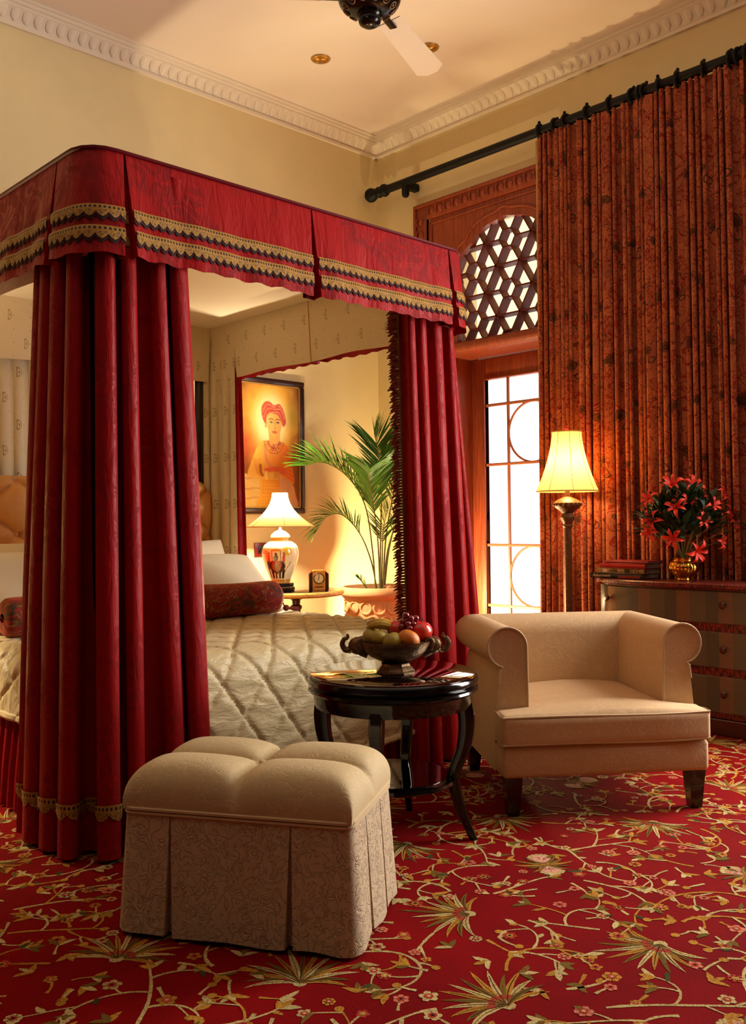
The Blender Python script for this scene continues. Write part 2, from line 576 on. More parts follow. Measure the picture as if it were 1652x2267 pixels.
# window curtain: rust cloth, vine scrolls and dark palmettes
s = Shader('paisley_cloth', (178, 84, 46), 0.85, 0, 0.15, 0.0, (255, 150, 100))
v = s.coord('UV', (1, 1, 1)); x, y, z = s.xyz(v)
vine1 = (s.noise(v, 9, 1, 0.5, 1.8) - 0.5).abs().lt(0.022)
vine2 = (s.noise(v, 17, 1, 0.5, 2.5) - 0.47).abs().lt(0.022)
vine3 = (s.noise(v, 8, 1, 0.5, 3.0) - 0.53).abs().lt(0.014)
patch = s.noise(v, 3.2, 1).smooth(0.40, 0.55)
base = s.mix(s.noise(v, 5, 2).smooth(0.3, 0.7), (176, 100, 64), (146, 80, 52))
b1 = s.mix((vine1 * 0.8).max(vine2 * patch), base, (128, 18, 14))
b2 = s.mix(vine3 * 0.75, b1, (58, 36, 26))
row = (y / 0.33).floor(); px = ((x / 0.42 + row * 0.37).frac() - 0.5) * 0.42; py = ((y / 0.33).frac() - 0.5) * 0.33
nzz = s.noise(v, 4.5, 2); px = px + (nzz - 0.5) * 0.22; py = py + (s.noise(v, 3.7, 1) - 0.5) * 0.18
hd = (px * px + (py - 0.012) * (py - 0.012) * 1.6).sqrt()
pal = hd.lt(0.046) * (py.gt(-0.006) + (px * 190.0).sin().gt(0.0)).min(1.0) * py.gt(-0.036)
lob = ((hd - 0.034).abs().lt(0.005))
curl = ((px - 0.07) * (px - 0.07) + (py + 0.05) * (py + 0.05)).sqrt()
cu = (curl - 0.022).abs().lt(0.0042) * (px + py).gt(-0.02)
big = (((px + 0.04) * (px + 0.04) * 2.2 + (py + 0.02) * (py + 0.02)).sqrt() - 0.075).abs().lt(0.0035)
b3 = s.mix(pal.max(cu) * 0.85, b2, (44, 34, 26))
b4 = s.mix(lob * pal * 0.7, b3, (120, 70, 40))
b5 = s.mix(big * 0.8, b4, (116, 16, 14))
s.base(b5)
s.bump(s.noise(v, 14, 3), 0.2, 0.01)
M['paisley_cloth'] = s.m
simple('curtain_lining', (228, 196, 130), 0.9)

# polished reddish wood of the door
s = Shader('door_wood', (150, 66, 36), 0.4, 0, 0.4)
v = s.coord('Object', (3, 3, 1)); x, y, z = s.xyz(v)
g = s.noise(s.combine(x * 4, y * 4, z * 0.6), 6, 4, 0.6, 0.5)
s.base(s.mix(g.smooth(0.3, 0.7), (124, 50, 28), (158, 74, 42)))
M['door_wood'] = s.m
simple('screen_wood', (104, 42, 26), 0.6, spec=0.2)
simple('muntin_wood', (168, 96, 66), 0.5)

# carpet ground and pattern yarn
s = Shader('carpet_ground', (142, 10, 20), 0.95, 0, 0.05, 0.0, (255, 90, 90))
v = s.coord('Object'); n = s.noise(v, 420, 2, 0.6); n2 = s.noise(v, 3, 3)
s.base(s.mix((n * 0.7 + n2 * 0.3).smooth(0.35, 0.65), (94, 3, 6), (136, 7, 10)))
s.bump(n, 0.5, 0.004)
M['carpet_ground'] = s.m
s = Shader('carpet_yarn', (200, 170, 90), 0.95, 0, 0.05, 0.0)
v = s.coord('Object'); n = s.noise(v, 420, 2, 0.6)
hs = s.node('ShaderNodeHueSaturation'); s.nt.links.new(s.attr(), hs.inputs['Color']); s.nt.links.new((n * 0.7 + 0.40).k, hs.inputs['Value'])
n3 = s.noise(v, 150, 3, 0.7)
s.base(s.mix(n3.smooth(0.50, 0.66) * 0.75, hs.outputs[0], (116, 10, 12))); s.bump(n, 0.5, 0.004)
M['carpet_yarn'] = s.m

# painted striped chest and mottled bands
s = Shader('chest_stripes', (120, 110, 86), 0.4, 0, 0.4)
v = s.coord('UV', (1, 1, 1)); x, y, z = s.xyz(v)
st = (x / 0.24).frac()
c = s.mix(st.gt(0.68), (88, 82, 62), (112, 84, 62)); c = s.mix(st.lt(0.3), c, (76, 72, 58))
g = s.noise(s.combine(x * 3.0, y * 60.0), 4, 3)
s.base(s.mix(g.smooth(0.3, 0.8) * 0.35, c, (80, 54, 36)))
M['chest_stripes'] = s.m
s = Shader('chest_band', (92, 28, 20), 0.35, 0, 0.4, coat=0.2)
v = s.coord('UV', (1, 1, 1)); x, y, z = s.xyz(v)
g = s.noise(s.combine(x * 22.0, y * 5.0), 6, 3)
s.base(s.mix(g.smooth(0.4, 0.65), (50, 14, 12), (136, 48, 32)))
M['chest_band'] = s.m

# painted surfaces (colours stored with the mesh)
s = Shader('painted_canvas', (200, 150, 80), 0.55, 0, 0.3); v = s.coord('Object')
s.base(s.attr()); s.bump(s.noise(v, 300, 2), 0.1, 0.002); M['painted_canvas'] = s.m
s = Shader('painted_porcelain', (240, 230, 200), 0.2, 0, 0.5, coat=0.5); s.base(s.attr()); M['painted_porcelain'] = s.m

# mirror-tint brass of the flower bowl
simple('bowl_brass', (206, 150, 62), 0.16, metal=1.0)
# ---------------------------------------------------------------- room shell
WX, HY, ZC = 5.20, 5.35, 4.22          # window wall, head wall, ceiling
RX0, RY0 = -3.0, -4.0
m = MB(); m.box(RX0 - 0.2, WX + 0.4, RY0 - 0.2, HY + 0.2, -0.12, 0.0)
floor = tag(m.build('floor', M['carpet_ground'], smooth=False), 'red floral wall-to-wall carpet', kind='structure')
m = MB(); m.box(RX0 - 0.2, WX + 0.4, RY0 - 0.2, HY + 0.2, ZC, ZC + 0.12)
ceiling = tag(m.build('ceiling', M['ceiling_paint'], smooth=False), 'pale plaster ceiling', kind='structure')
m = MB(); m.box(RX0 - 0.2, WX + 0.4, HY, HY + 0.2, 0, ZC)
tag(m.build('wall_back', M['wall_paint'], smooth=False), 'cream wall behind the bed', kind='structure')
m = MB(); m.box(RX0 - 0.2, WX + 0.4, RY0 - 0.2, RY0, 0, ZC)
tag(m.build('wall_front', M['low_bounce_wall'], smooth=False), 'unseen wall behind the viewer, darkened to cut bounce light', kind='structure')
# entrance-side wall
m = MB()
for y0, y1, z0, z1 in ((RY0, HY, 0, ZC),):
    m.box(RX0 - 0.2, RX0, y0, y1, z0, z1)
tag(m.build('wall_left', M['low_bounce_wall'], smooth=False), 'unseen wall on the entrance side, darkened to cut bounce light', kind='structure')
# window wall with the garden door opening and the second window
DY0, DY1, DTOP = 3.51, 4.61, 3.42
m = MB()
for y0, y1, z0, z1 in ((RY0, 0.15, 0, ZC), (0.15, 1.55, 0, 0.45), (0.15, 1.55, 3.05, ZC), (1.55, DY0, 0, ZC), (DY0, DY1, DTOP, ZC), (DY1, HY, 0, ZC)):
    m.box(WX, WX + 0.36, y0, y1, z0, z1)
tag(m.build('wall_right', M['wall_paint'], smooth=False), 'cream window wall', kind='structure')

# skirting boards
m = MB(); m.box(RX0, WX, HY - 0.018, HY, 0, 0.14); tag(m.build('baseboard_back', M['skirting']), kind='structure')
m = MB(); m.box(WX - 0.018, WX, 4.90, HY - 0.018, 0, 0.14); m.box(WX - 0.018, WX, 1.6, 3.22, 0, 0.14)
tag(m.build('baseboard_right', M['skirting']), kind='structure')

# cornice: swept profile with a row of leaves
CP = [(0.0, -0.140), (0.018, -0.140), (0.020, -0.122), (0.012, -0.118), (0.016, -0.108), (0.030, -0.085), (0.055, -0.058), (0.072, -0.046), (0.074, -0.034), (0.088, -0.030), (0.094, -0.016), (0.108, -0.012), (0.110, 0.0)]
leaf = MB()
A = []
for i in range(7):
    t = i / 6; wd = 0.024 * (1.0 if t < 0.45 else math.sqrt(max(0.0, 1 - ((t - 0.45) / 0.56) ** 2)))
    A.append([(-wd, 0.0, -0.075 * t), (-wd * 0.55, 0.0045, -0.075 * t), (0, 0.007 if t < 0.9 else 0.004, -0.075 * t), (wd * 0.55, 0.0045, -0.075 * t), (wd, 0.0, -0.075 * t)])
leaf.grid(A)
leaf0 = None


def cornice(name, label, mk, a0, a1, leaves, rotz):
    global leaf0
    mb = MB()
    A = [[mk(a, o, z) for o, z in CP] for a in (a0, a1)]
    mb.grid(A)
    o = tag(mb.build(name, M['cornice_paint'], angle=25), label, kind='structure')
    l0, l1 = leaves
    k = int((l1 - l0) / 0.07)
    for i in range(k + 1):
        p = mk(l0 + i * 0.07, 0.064, -0.044 + ZC if False else -0.047)
        if leaf0 is None:
            leaf0 = leaf.build('cornice_leaf', M['cornice_paint'], o); c = leaf0
        else:
            c = clone(leaf0, o)
        c.location = p
        c.rotation_euler = (0, 0, 0)
        c.rotation_mode = 'XYZ'
        tilt = math.radians(36)
        c.matrix_local = Matrix.Translation(p) @ Matrix.Rotation(rotz, 4, 'Z') @ Matrix.Rotation(-tilt, 4, 'X')
    return o


cornice('trim_1', 'plaster cornice with leaf moulding along the wall above the bed', lambda a, o, z: (a, HY - o, ZC + z), RX0, WX, (0.55, WX - 0.12), PI)
cornice('trim_2', 'plaster cornice with leaf moulding along the window wall', lambda a, o, z: (WX - o, a, ZC + z), RY0, HY, (2.0, HY - 0.12), PI / 2)

# ---------------------------------------------------------------- garden door with carved surround
YC = 4.055                                # centre line of the door and arch
door = tag(bpy.data.objects.new('door_1', None), 'tall reddish wooden garden door with glass panes under a pierced arched screen', kind='structure')
COL.objects.link(door); door.location = (WX, YC, 0)
W_ = M['door_wood']
# carved outer frame
OH, OT, BW = 0.835, 3.565, 0.115
m = MB()
for y0, y1, z0, z1 in ((-OH, -OH + BW, 0, OT), (OH - BW, OH, 0, OT), (-OH + BW, OH - BW, OT - BW, OT)):
    m.rbox(-0.03, 0.0, y0, y1, z0, z1, 0.004)
for y0, y1, z0, z1 in ((-OH - 0.012, -OH + 0.014, 0, OT), (OH - 0.014, OH + 0.012, 0, OT), (-OH - 0.012, OH + 0.012, OT - 0.014, OT + 0.012)):
    m.rbox(-0.045, 0.0, y0, y1, z0, z1, 0.006)
fr = m.build('carved_frame', W_, door)
boss = MB(); boss.sphere((0, 0, 0), 0.026, 6, 10, (0.35, 1.0, 1.15)); boss.tube([(-0.006, 0.03, -0.03), (-0.010, 0.038, 0.0), (-0.006, 0.03, 0.032)], 0.006, 6)
b0 = boss.build('carved_boss', W_, fr); first = True
for i in range(17):
    c = b0 if first else clone(b0, fr); first = False
    c.location = (-0.032, -0.66 + i * 0.0825, OT - BW / 2)
for i in range(30):
    for sy in (-1, 1):
        if sy == -1 and i < 26: continue
        c = clone(b0, fr); c.location = (-0.032, sy * (OH - BW / 2), 0.6 + i * 0.098)
# spandrel panel with cusped arch opening
def arch_pts(sc=1.0, n=60, base=2.47):
    out = []
    for i in range(n + 1):
        a = PI * i / n
        c, s_ = math.cos(a), math.sin(a)
        lob = 1 - 0.065 * (1 - abs(math.sin(4.0 * a))) ** 1.5
        og = 0.035 * math.exp(-((a - PI / 2) / 0.10) ** 2)
        out.append((-0.452 * c * lob * sc, 2.93 + (0.37 * s_ * lob + og) * sc))
    return [(-0.445 * sc, base)] + out + [(0.445 * sc, base)]
ap = arch_pts()
hw, zt, zb = OH - BW, OT - BW, 2.47
def outer(p):
    y, z = p; cy, cz = 0.0, 2.75
    dy, dz = y - cy, z - cz
    if z <= zb + 1e-6: return (math.copysign(hw, y), zb)
    t = 1e9
    if abs(dy) > 1e-6: t = min(t, hw / abs(dy))
    if dz > 1e-6: t = min(t, (zt - cz) / dz)
    if dz < -1e-6: t = min(t, (zb - cz) / dz)
    return (cy + dy * t, cz + dz * t)
m = MB()
A = [[(0.05, p[0], p[1]), (-0.008, p[0], p[1]), (-0.008, *outer(p))] for p in ap]
m.grid(A)
m.build('spandrel_panel', W_, door, angle=30)
m = MB(); m.tube([(-0.010, *p) for p in arch_pts(1.16)], 0.011, 6)
m.build('arch_moulding', W_, door)
m = MB()
for y0, y1, z0, z1 in ((-hw + 0.03, -hw + 0.045, zb, zt - 0.03), (hw - 0.045, hw - 0.03, zb, zt - 0.03), (-hw + 0.03, hw - 0.03, zt - 0.045, zt - 0.03)):
    m.rbox(-0.018, -0.006, y0, y1, z0, z1, 0.004)
m.build('panel_bead', W_, door)
# pierced screen: deep hexagonal lattice
m = MB(); S = 0.36; a_ = 0.072
def bar(p, q, th=0.012, x0=0.03, x1=0.115):
    dx, dz = q[0] - p[0], q[1] - p[1]; l = math.hypot(dx, dz)
    nx, nz = -dz / l * th / 2, dx / l * th / 2
    o = m.verts([(x, y + s_ * nx, z + s_ * nz) for x in (x0, x1) for (y, z) in (p, q) for s_ in (-1, 1)])
    for f in ((0, 1, 3, 2), (4, 6, 7, 5), (0, 2, 6, 4), (1, 5, 7, 3), (0, 4, 5, 1), (2, 3, 7, 6)): m.f.append(tuple(o + k for k in f))
seen = set()
def addbar(p, q):
    k = tuple(sorted(((round(p[0], 3), round(p[1], 3)), (round(q[0], 3), round(q[1], 3)))))
    if k in seen: return
    seen.add(k)
    if max(abs(p[0]), abs(q[0])) > 0.53 or min(p[1], q[1]) < 2.44 or max(p[1], q[1]) > 3.40: return
    bar(p, q)
R_ = S / math.sqrt(3)
for i in range(-4, 5):
    for j in range(-5, 6):
        cx, cz = i * S * 0.866, 2.80 + j * S + (i % 2) * S / 2
        hexv = [(cx + a_ * math.cos(PI / 3 * k), cz + a_ * math.sin(PI / 3 * k)) for k in range(6)]
        bigv = [(cx + R_ * math.cos(PI / 3 * k), cz + R_ * math.sin(PI / 3 * k)) for k in range(6)]
        for k in range(6):
            addbar(hexv[k], hexv[(k + 1) % 6]); addbar(bigv[k], bigv[(k + 1) % 6]); addbar(hexv[k], bigv[k])
tag(m.build('pierced_screen', M['screen_wood'], door, smooth=False), 'pierced hexagonal lattice screen in the arch')
# rounded transom rail, soffit, jambs
m = MB(); A = []
prof = [(0.0, 2.470), (-0.03, 2.466), (-0.052, 2.450), (-0.060, 2.428), (-0.054, 2.404), (-0.034, 2.388), (0.0, 2.384)]
m.grid([[(x, y, z) for x, z in prof] for y in (-hw, hw)])
m.build('transom_rail', W_, door, angle=60)
m = MB(); m.box(0.0, 0.36, -0.548, 0.548, 2.384, 2.47); m.build('soffit', W_, door)
m = MB()
for sy in (-1, 1):
    m.box(0.0, 0.36, sy * 0.555 - 0.012, sy * 0.555 + 0.012, 0.0, 2.384)
    m.box(-0.012, 0.0, min(sy * 0.545, sy * hw), max(sy * 0.545, sy * hw), 0, 2.384)
m.build('jamb_lining', W_, door)
# door leaf
G0, G1, GZ0, GZ1 = -0.432, 0.412, 0.30, 2.215
lf = MB()
X0, X1 = 0.27, 0.315
for y0, y1, z0, z1 in ((-0.543, G0, 0.01, 2.38), (G1, 0.543, 0.01, 2.38), (G0, G1, GZ1, 2.38), (G0, G1, 0.01, GZ0)):
    lf.rbox(X0, X1, y0, y1, z0, z1, 0.005)
for y0, y1, z0, z1 in ((G0 - 0.015, G0, GZ0, GZ1), (G1, G1 + 0.015, GZ0, GZ1), (G0, G1, GZ1, GZ1 + 0.015)):
    lf.rbox(X0 - 0.012, X0, y0, y1, z0, z1, 0.004)
leafo = lf.build('door_leaf', W_, door)
zs = [GZ0, 0.511, 0.966, 1.572, 2.022, GZ1]
ys = [G0, -0.245, 0.205, G1]
ymid = (G0 + G1) / 2
for k in range(1, 5):
    mb = MB(); mb.rbox(X0 + 0.004, X0 + 0.028, G0, G1, zs[k] - 0.011, zs[k] + 0.011, 0.004); mb.build('muntin', M['muntin_wood'], leafo)
for k in (1, 2):
    mb = MB(); mb.rbox(X0 + 0.006, X0 + 0.026, ys[k] - 0.010, ys[k] + 0.010, GZ0, GZ1, 0.004); mb.build('muntin', M['muntin_wood'], leafo)
for cz in (1.797, 0.738):
    mb = MB(); mb.tube([(X0 + 0.016, -0.02 + 0.222 * math.cos(2 * PI * k / 48), cz + 0.222 * math.sin(2 * PI * k / 48)) for k in range(48)], 0.009, 6, closed=True)
    mb.build('ring_muntin', M['muntin_wood'], leafo)
p0 = None
for i in range(3):
    for j in range(5):
        mb = MB(); mb.box(X0 + 0.013, X0 + 0.018, ys[i], ys[i + 1], zs[j], zs[j + 1])
        mb.build('pane', M['window_glass'], leafo, smooth=False)
mb = MB(); mb.tube([(X0 - 0.05, -0.49, 1.0), (X0 - 0.055, -0.44, 1.0)], 0.008, 8); mb.tube([(X0, -0.49, 1.0), (X0 - 0.05, -0.49, 1.0)], 0.009, 8)
mb.build('door_handle', M['brass'], leafo)

# second window (farther along the same wall)
win = tag(bpy.data.objects.new('window_1', None), 'tall wooden window farther along the window wall', kind='structure'); COL.objects.link(win)
win.location = (WX, 0.85, 0)
m = MB()
for y0, y1, z0, z1 in ((-0.7, -0.64, 0.45, 3.05), (0.64, 0.7, 0.45, 3.05), (-0.64, 0.64, 0.45, 0.51), (-0.64, 0.64, 2.99, 3.05), (-0.025, 0.025, 0.51, 2.99)):
    m.rbox(0.10, 0.16, y0, y1, z0, z1, 0.005)
m.build('window_frame', W_, win)
# verandah outside the garden door: floor and a deep plastered beam under its roof
m = MB(); m.box(WX + 0.36, 9.2, -3.0, 12.0, -0.14, -0.02)
tag(m.build('verandah_floor', M['exterior_floor'], smooth=False), 'pale stone verandah floor', kind='structure')
m = MB(); m.box(8.0, 8.3, -3.0, 12.0, 3.08, 6.6); m.box(WX + 0.36, 8.3, -3.0, 12.0, 6.5, 6.6)
tag(m.build('verandah_beam', M['exterior_plaster'], smooth=False), 'cream plastered verandah beam outside the door', kind='structure')

# ---------------------------------------------------------------- carpet pattern
rg = random.Random(11)
cm = MB(); LAY = [0]
CREAM, GOLD, OLIVE, GREEN, PINK, CORAL, DARK = [lin(c) for c in ((206, 186, 124), (190, 138, 52), (116, 98, 40), (62, 74, 40), (214, 128, 98), (186, 66, 52), (44, 26, 20))]
def jit(c, a=0.14):
    k = 1 + rg.uniform(-a, a); return tuple(min(1, q * k) for q in c)
def zl():
    LAY[0] += 1; return 0.0006 + (LAY[0] % 40) * 0.00002
def poly(pts, c, z=None):
    z = zl() if z is None else z
    o = cm.verts([(p[0], p[1], z) for p in pts])
    for k in range(len(pts)): cm.col[o + k] = c
    cm.f.append(tuple(range(o, o + len(pts))))
def ribbon(pts, w0, w1, c, z=None):
    z = zl() if z is None else z
    n = len(pts); L_, R2 = [], []
    for i in range(n):
        a = pts[max(0, i - 1)]; b = pts[min(n - 1, i + 1)]
        dx, dy = b[0] - a[0], b[1] - a[1]; l = math.hypot(dx, dy) or 1
        w = (w0 + (w1 - w0) * i / max(1, n - 1)) / 2 * rg.uniform(0.75, 1.25)
        L_.append((pts[i][0] - dy / l * w, pts[i][1] + dx / l * w)); R2.append((pts[i][0] + dy / l * w, pts[i][1] - dx / l * w))
    o = cm.verts([(p[0], p[1], z) for p in L_ + R2])
    for k in range(2 * n): cm.col[o + k] = c
    for i in range(n - 1): cm.f.append((o + i, o + i + 1, o + n + i + 1, o + n + i))
def leafc(p, a, l, w, c, bend=0.0, vein=None):
    L_, R2 = [], []; x, y = p; n = 6; aa = a
    C_ = []
    for i in range(n + 1):
        t = i / n; C_.append((x, y)); ww = w * math.sin(PI * min(1, 0.12 + 0.88 * t)) ** 0.8 / 2 * rg.uniform(0.8, 1.2)
        L_.append((x - math.sin(aa) * ww, y + math.cos(aa) * ww)); R2.append((x + math.sin(aa) * ww, y - math.cos(aa) * ww))
        x += math.cos(aa) * l / n; y += math.sin(aa) * l / n; aa += bend / n
    z = zl(); o = cm.verts([(q[0], q[1], z) for q in L_ + R2])
    for k in range(2 * n + 2): cm.col[o + k] = c
    for i in range(n): cm.f.append((o + i, o + i + 1, o + n + 2 + i, o + n + 1 + i))
    if vein: ribbon(C_[:-1], 0.003, 0.002, vein, z + 0.0003)
def disc(p, r, c, n=8, z=None, st=0.0):
    poly([(p[0] + r * math.cos(2 * PI * k / n + st) * rg.uniform(0.88, 1.12), p[1] + r * math.sin(2 * PI * k / n + st)) for k in range(n)], c, z)
def flower(p, r, kind=0):
    z0 = zl(); n = rg.choice((5, 6, 7)); st = rg.uniform(0, 6)
    pc = jit((PINK, CREAM, GOLD, CORAL)[kind % 4])
    for k in range(n):
        a = st + 2 * PI * k / n
        disc((p[0] + math.cos(a) * r * 0.62, p[1] + math.sin(a) * r * 0.62), r * 0.40, pc, 6, z0)
    disc(p, r * 0.5, jit(CORAL if kind % 4 != 3 else GOLD), 7, z0 + 0.0004)
    disc(p, r * 0.22, jit(CREAM if rg.random() < 0.6 else DARK), 6, z0 + 0.0008)
occ = np.zeros((620, 620), bool)
def cell(p): return int((p[0] + 0.2) * 100), int((p[1] + 0.8) * 100)
def free(p, r=1):
    i, j = cell(p)
    if i < r or j < r or i >= 620 - r or j >= 620 - r: return False
    return not occ[i - r:i + r + 1, j - r:j + r + 1].any()
def mark(p, r=1):
    i, j = cell(p)
    if 0 <= i < 620 and 0 <= j < 620: occ[max(0, i - r):i + r + 1, max(0, j - r):j + r + 1] = True
def vine(p, a, L, w, depth):
    pts = [p]; x, y = p; k = rg.uniform(-12, 12) if depth else rg.uniform(-8, 8); st = 0.018; n = int(L / st); trail = []; kids = []
    side = rg.choice((-1, 1))
    for i in range(n):
        a += k * st; k += rg.uniform(-5, 5) * 0.6
        if depth == 0: k = max(-10, min(10, k))
        x += math.cos(a) * st; y += math.sin(a) * st
        if i > 2 and not free((x, y), 1): break
        pts.append((x, y)); trail.append((x, y))
        if len(trail) > 3: mark(trail[-4], 0)
        if i > 1 and i % (4 if depth == 0 else 3) == 0 and depth < 3:
            kids.append(((x, y), a + side * rg.uniform(0.6, 1.1))); side = -side
    if len(pts) < 3: return
    ribbon(pts, w, w * 0.6, jit(CREAM if rg.random() < 0.75 else GOLD))
    for q in trail: mark(q, 0)
    e = pts[-1]; r_ = rg.random()
    if r_ < 0.40: flower(e, rg.uniform(0.015, 0.027), rg.randrange(4)); mark(e, 3)
    elif r_ < 0.8:
        for s_ in (-0.6, 0, 0.6): leafc(e, a + s_, rg.uniform(0.035, 0.06), 0.018, jit((CREAM, GOLD, OLIVE)[rg.randrange(3)]), s_)
        mark(e, 2)
    else: disc(e, 0.013, jit(GOLD))
    for q, b in kids:
        u_ = rg.random()
        if u_ < 0.70 and depth < 2: vine(q, b, L * rg.uniform(0.35, 0.6), w * 0.8, depth + 1)
        elif u_ < 0.92: leafc(q, b, rg.uniform(0.03, 0.055), rg.uniform(0.012, 0.02), jit((CREAM, GOLD, OLIVE, GREEN)[rg.randrange(4)]), rg.uniform(-0.9, 0.9))
def palmette(p, a, sz):
    for k in range(-7, 8):
        b = a + k * 0.19
        l = sz * (1.0 - 0.04 * abs(k)) * rg.uniform(0.85, 1.1)
        leafc(p, b, l, sz * 0.085, jit((GOLD, OLIVE, CREAM)[(k + 7) % 3]), 0.14 * k, OLIVE if k % 2 else DARK)
    for k in range(-2, 3): disc((p[0] + math.cos(a + k * 0.5) * sz * 0.2, p[1] + math.sin(a + k * 0.5) * sz * 0.2), sz * 0.06, jit(CORAL))
    disc(p, sz * 0.1, jit(CREAM)); mark(p, int(sz * 45))
    for t in (0.35, 0.6, 0.85): mark((p[0] + math.cos(a) * sz * t, p[1] + math.sin(a) * sz * t), int(sz * 34))
def pomegranate(p, a, sz):
    for s_ in (-1, 1):
        for k in range(5): leafc(p, a + s_ * (0.5 + k * 0.42), sz * rg.uniform(0.7, 1.05), sz * 0.12, jit((OLIVE, GREEN, GOLD)[k % 3]), s_ * 0.8, GOLD)
    for s_ in (-1, 1):
        b = a + (0 if s_ > 0 else PI); c = (p[0] + math.cos(b) * sz * 0.42, p[1] + math.sin(b) * sz * 0.42)
        disc(c, sz * 0.34, jit(PINK), 14); disc(c, sz * 0.26, jit((0.72, 0.36, 0.24)), 12)
        for k in range(7): 
            q = b + (k - 3) * 0.36; disc((c[0] + math.cos(q) * sz * 0.34, c[1] + math.sin(q) * sz * 0.34), sz * 0.085, jit(CREAM), 6)
        for k in range(6): disc((c[0] + rg.uniform(-1, 1) * sz * 0.13, c[1] + rg.uniform(-1, 1) * sz * 0.13), sz * 0.028, DARK, 5)
        mark(c, int(sz * 42))
    disc(p, sz * 0.1, jit(GREEN)); mark(p, int(sz * 60))
mains = []
for i in range(-1, 11):
    for j in range(-2, 12):
        x = 0.1 + i * 0.56 + (0.28 if j % 2 else 0) + rg.uniform(-0.07, 0.07); y = -0.5 + j * 0.46 + rg.uniform(-0.06, 0.06)
        if not (0.0 < x < 5.0 and -0.6 < y < 4.4): continue
        mains.append((x, y, i, j))
for x, y, i, j in mains:
    a = rg.uniform(0, 2 * PI)
    if (i + j) % 3 == 0: pomegranate((x, y), a, 0.115)
    else: palmette((x, y), a, 0.20)
for x, y, i, j in mains:
    for k in range(8):
        a = 2 * PI * k / 8 + rg.uniform(-0.4, 0.4)
        q = (x + math.cos(a) * 0.17, y + math.sin(a) * 0.17)
        for t in range(6):
            if free(q, 1): break
            q = (q[0] + math.cos(a) * 0.02, q[1] + math.sin(a) * 0.02)
        if free(q, 1): vine(q, a + rg.uniform(-0.5, 0.5), rg.uniform(0.28, 0.50), 0.0105, 0)
for k in range(9000):
    q = (rg.uniform(0.0, 5.0), rg.uniform(-0.6, 4.6))
    if free(q, 2):
        r_ = rg.random()
        if r_ < 0.5: vine(q, rg.uniform(0, 6.28), rg.uniform(0.10, 0.2), 0.0085, 1)
        elif r_ < 0.8: flower(q, rg.uniform(0.016, 0.026), rg.randrange(4)); mark(q, 4)
        else:
            for t in (-0.7, 0, 0.7): leafc(q, r_ * 40 + t, 0.05, 0.017, jit((CREAM, OLIVE, GOLD)[rg.randrange(3)]), t)
            mark(q, 4)
for i, q in enumerate(cm.v):
    if q[0] > WX - 0.02: cm.v[i] = (WX - 0.02, q[1], q[2])
tag(cm.build('carpet_pattern', M['carpet_yarn'], floor, smooth=False), 'gold, green and pink floral vines woven in the carpet', kind='stuff')
# ---------------------------------------------------------------- canopy bed
BX0, BX1, BY0, BY1 = 1.47, 3.47, 2.93, 5.24        # canopy outline
CT, VH = 2.455, 0.375                               # canopy top, valance drop
BC = (BX0 + BX1) / 2
bed = thing('canopy_bed', 'four-poster canopy bed with gold-trimmed red valance and buttoned peach headboard', 'bed', (BC, 4.0, 0))
def L(p): return (p[0] - BC, p[1] - 4.0, p[2])
BM = Matrix.Translation((-BC, -4.0, 0))

m = MB()
m.rbox(1.60, 3.34, 3.10, 5.14, 0.10, 0.36, 0.02); m.xf(BM); m.build('bed_base', M['dark_wood'], bed)
m = MB(); m.rbox(1.58, 3.36, 3.08, 5.14, 0.36, 0.60, 0.06, 3); m.xf(BM); m.build('mattress', M['mattress_ticking'], bed)
for x, y in ((BX0 + 0.10, BY0 + 0.115), (BX1 - 0.10, BY0 + 0.115), (BX0 + 0.10, BY1 - 0.085), (BX1 - 0.10, BY1 - 0.085)):
    m = MB(); m.lathe([(0.035, 0), (0.035, 0.4), (0.028, 0.5), (0.028, 2.42)], 12, x, y); m.xf(BM); m.build('post', M['dark_wood'], bed)
m = MB(); m.box(BX0 + 0.05, BX1 - 0.05, BY0 + 0.05, BY1 - 0.02, CT - 0.028, CT - 0.010); m.xf(BM)
m.build('canopy_ceiling', M['canopy_lining'], bed, smooth=False)

# valance: panels between inverted pleats, running head-left > foot > head-right
rc = 0.11
vp = [(BX0, BY1)] + [(BX0, BY0 + rc + 0.02)]
vp += [(BX0 + rc - rc * math.cos(t), BY0 + rc - rc * math.sin(t)) for t in np.linspace(0, PI / 2, 9)]
vp += [(BX1 - rc + rc * math.sin(t), BY0 + rc - rc * math.cos(t)) for t in np.linspace(0, PI / 2, 9)]
vp += [(BX1, BY1)]
VP = Path2(vp)
m = MB(); m.prism([tuple(q) for q in vp], CT - 0.008, CT + 0.003); m.xf(BM); m.build('canopy_roof', M['red_silk'], bed, smooth=False)
sideL = BY1 - BY0
sL = [0.02, sideL / 2, sideL - 0.20]
arc = sideL - rc + rc * PI / 2 - (rc)              # arc length where the foot edge straightens, minus nothing
foot0 = VP.S[np.argmin(np.abs(VP.P[:, 0] - (BX0 + rc)) + np.abs(VP.P[:, 1] - BY0))]
foot1 = VP.S[np.argmin(np.abs(VP.P[:, 0] - (BX1 - rc)) + np.abs(VP.P[:, 1] - BY0))]
end1 = foot1 + rc * PI / 2
pleats = [0.0, (BY1 - BY0) * 0.5, BY1 - BY0 - 0.215, foot0 + 0.035, (foot0 + foot1) / 2, foot1 - 0.035, end1 + 0.10, VP.L - (BY1 - BY0) * 0.5, VP.L]
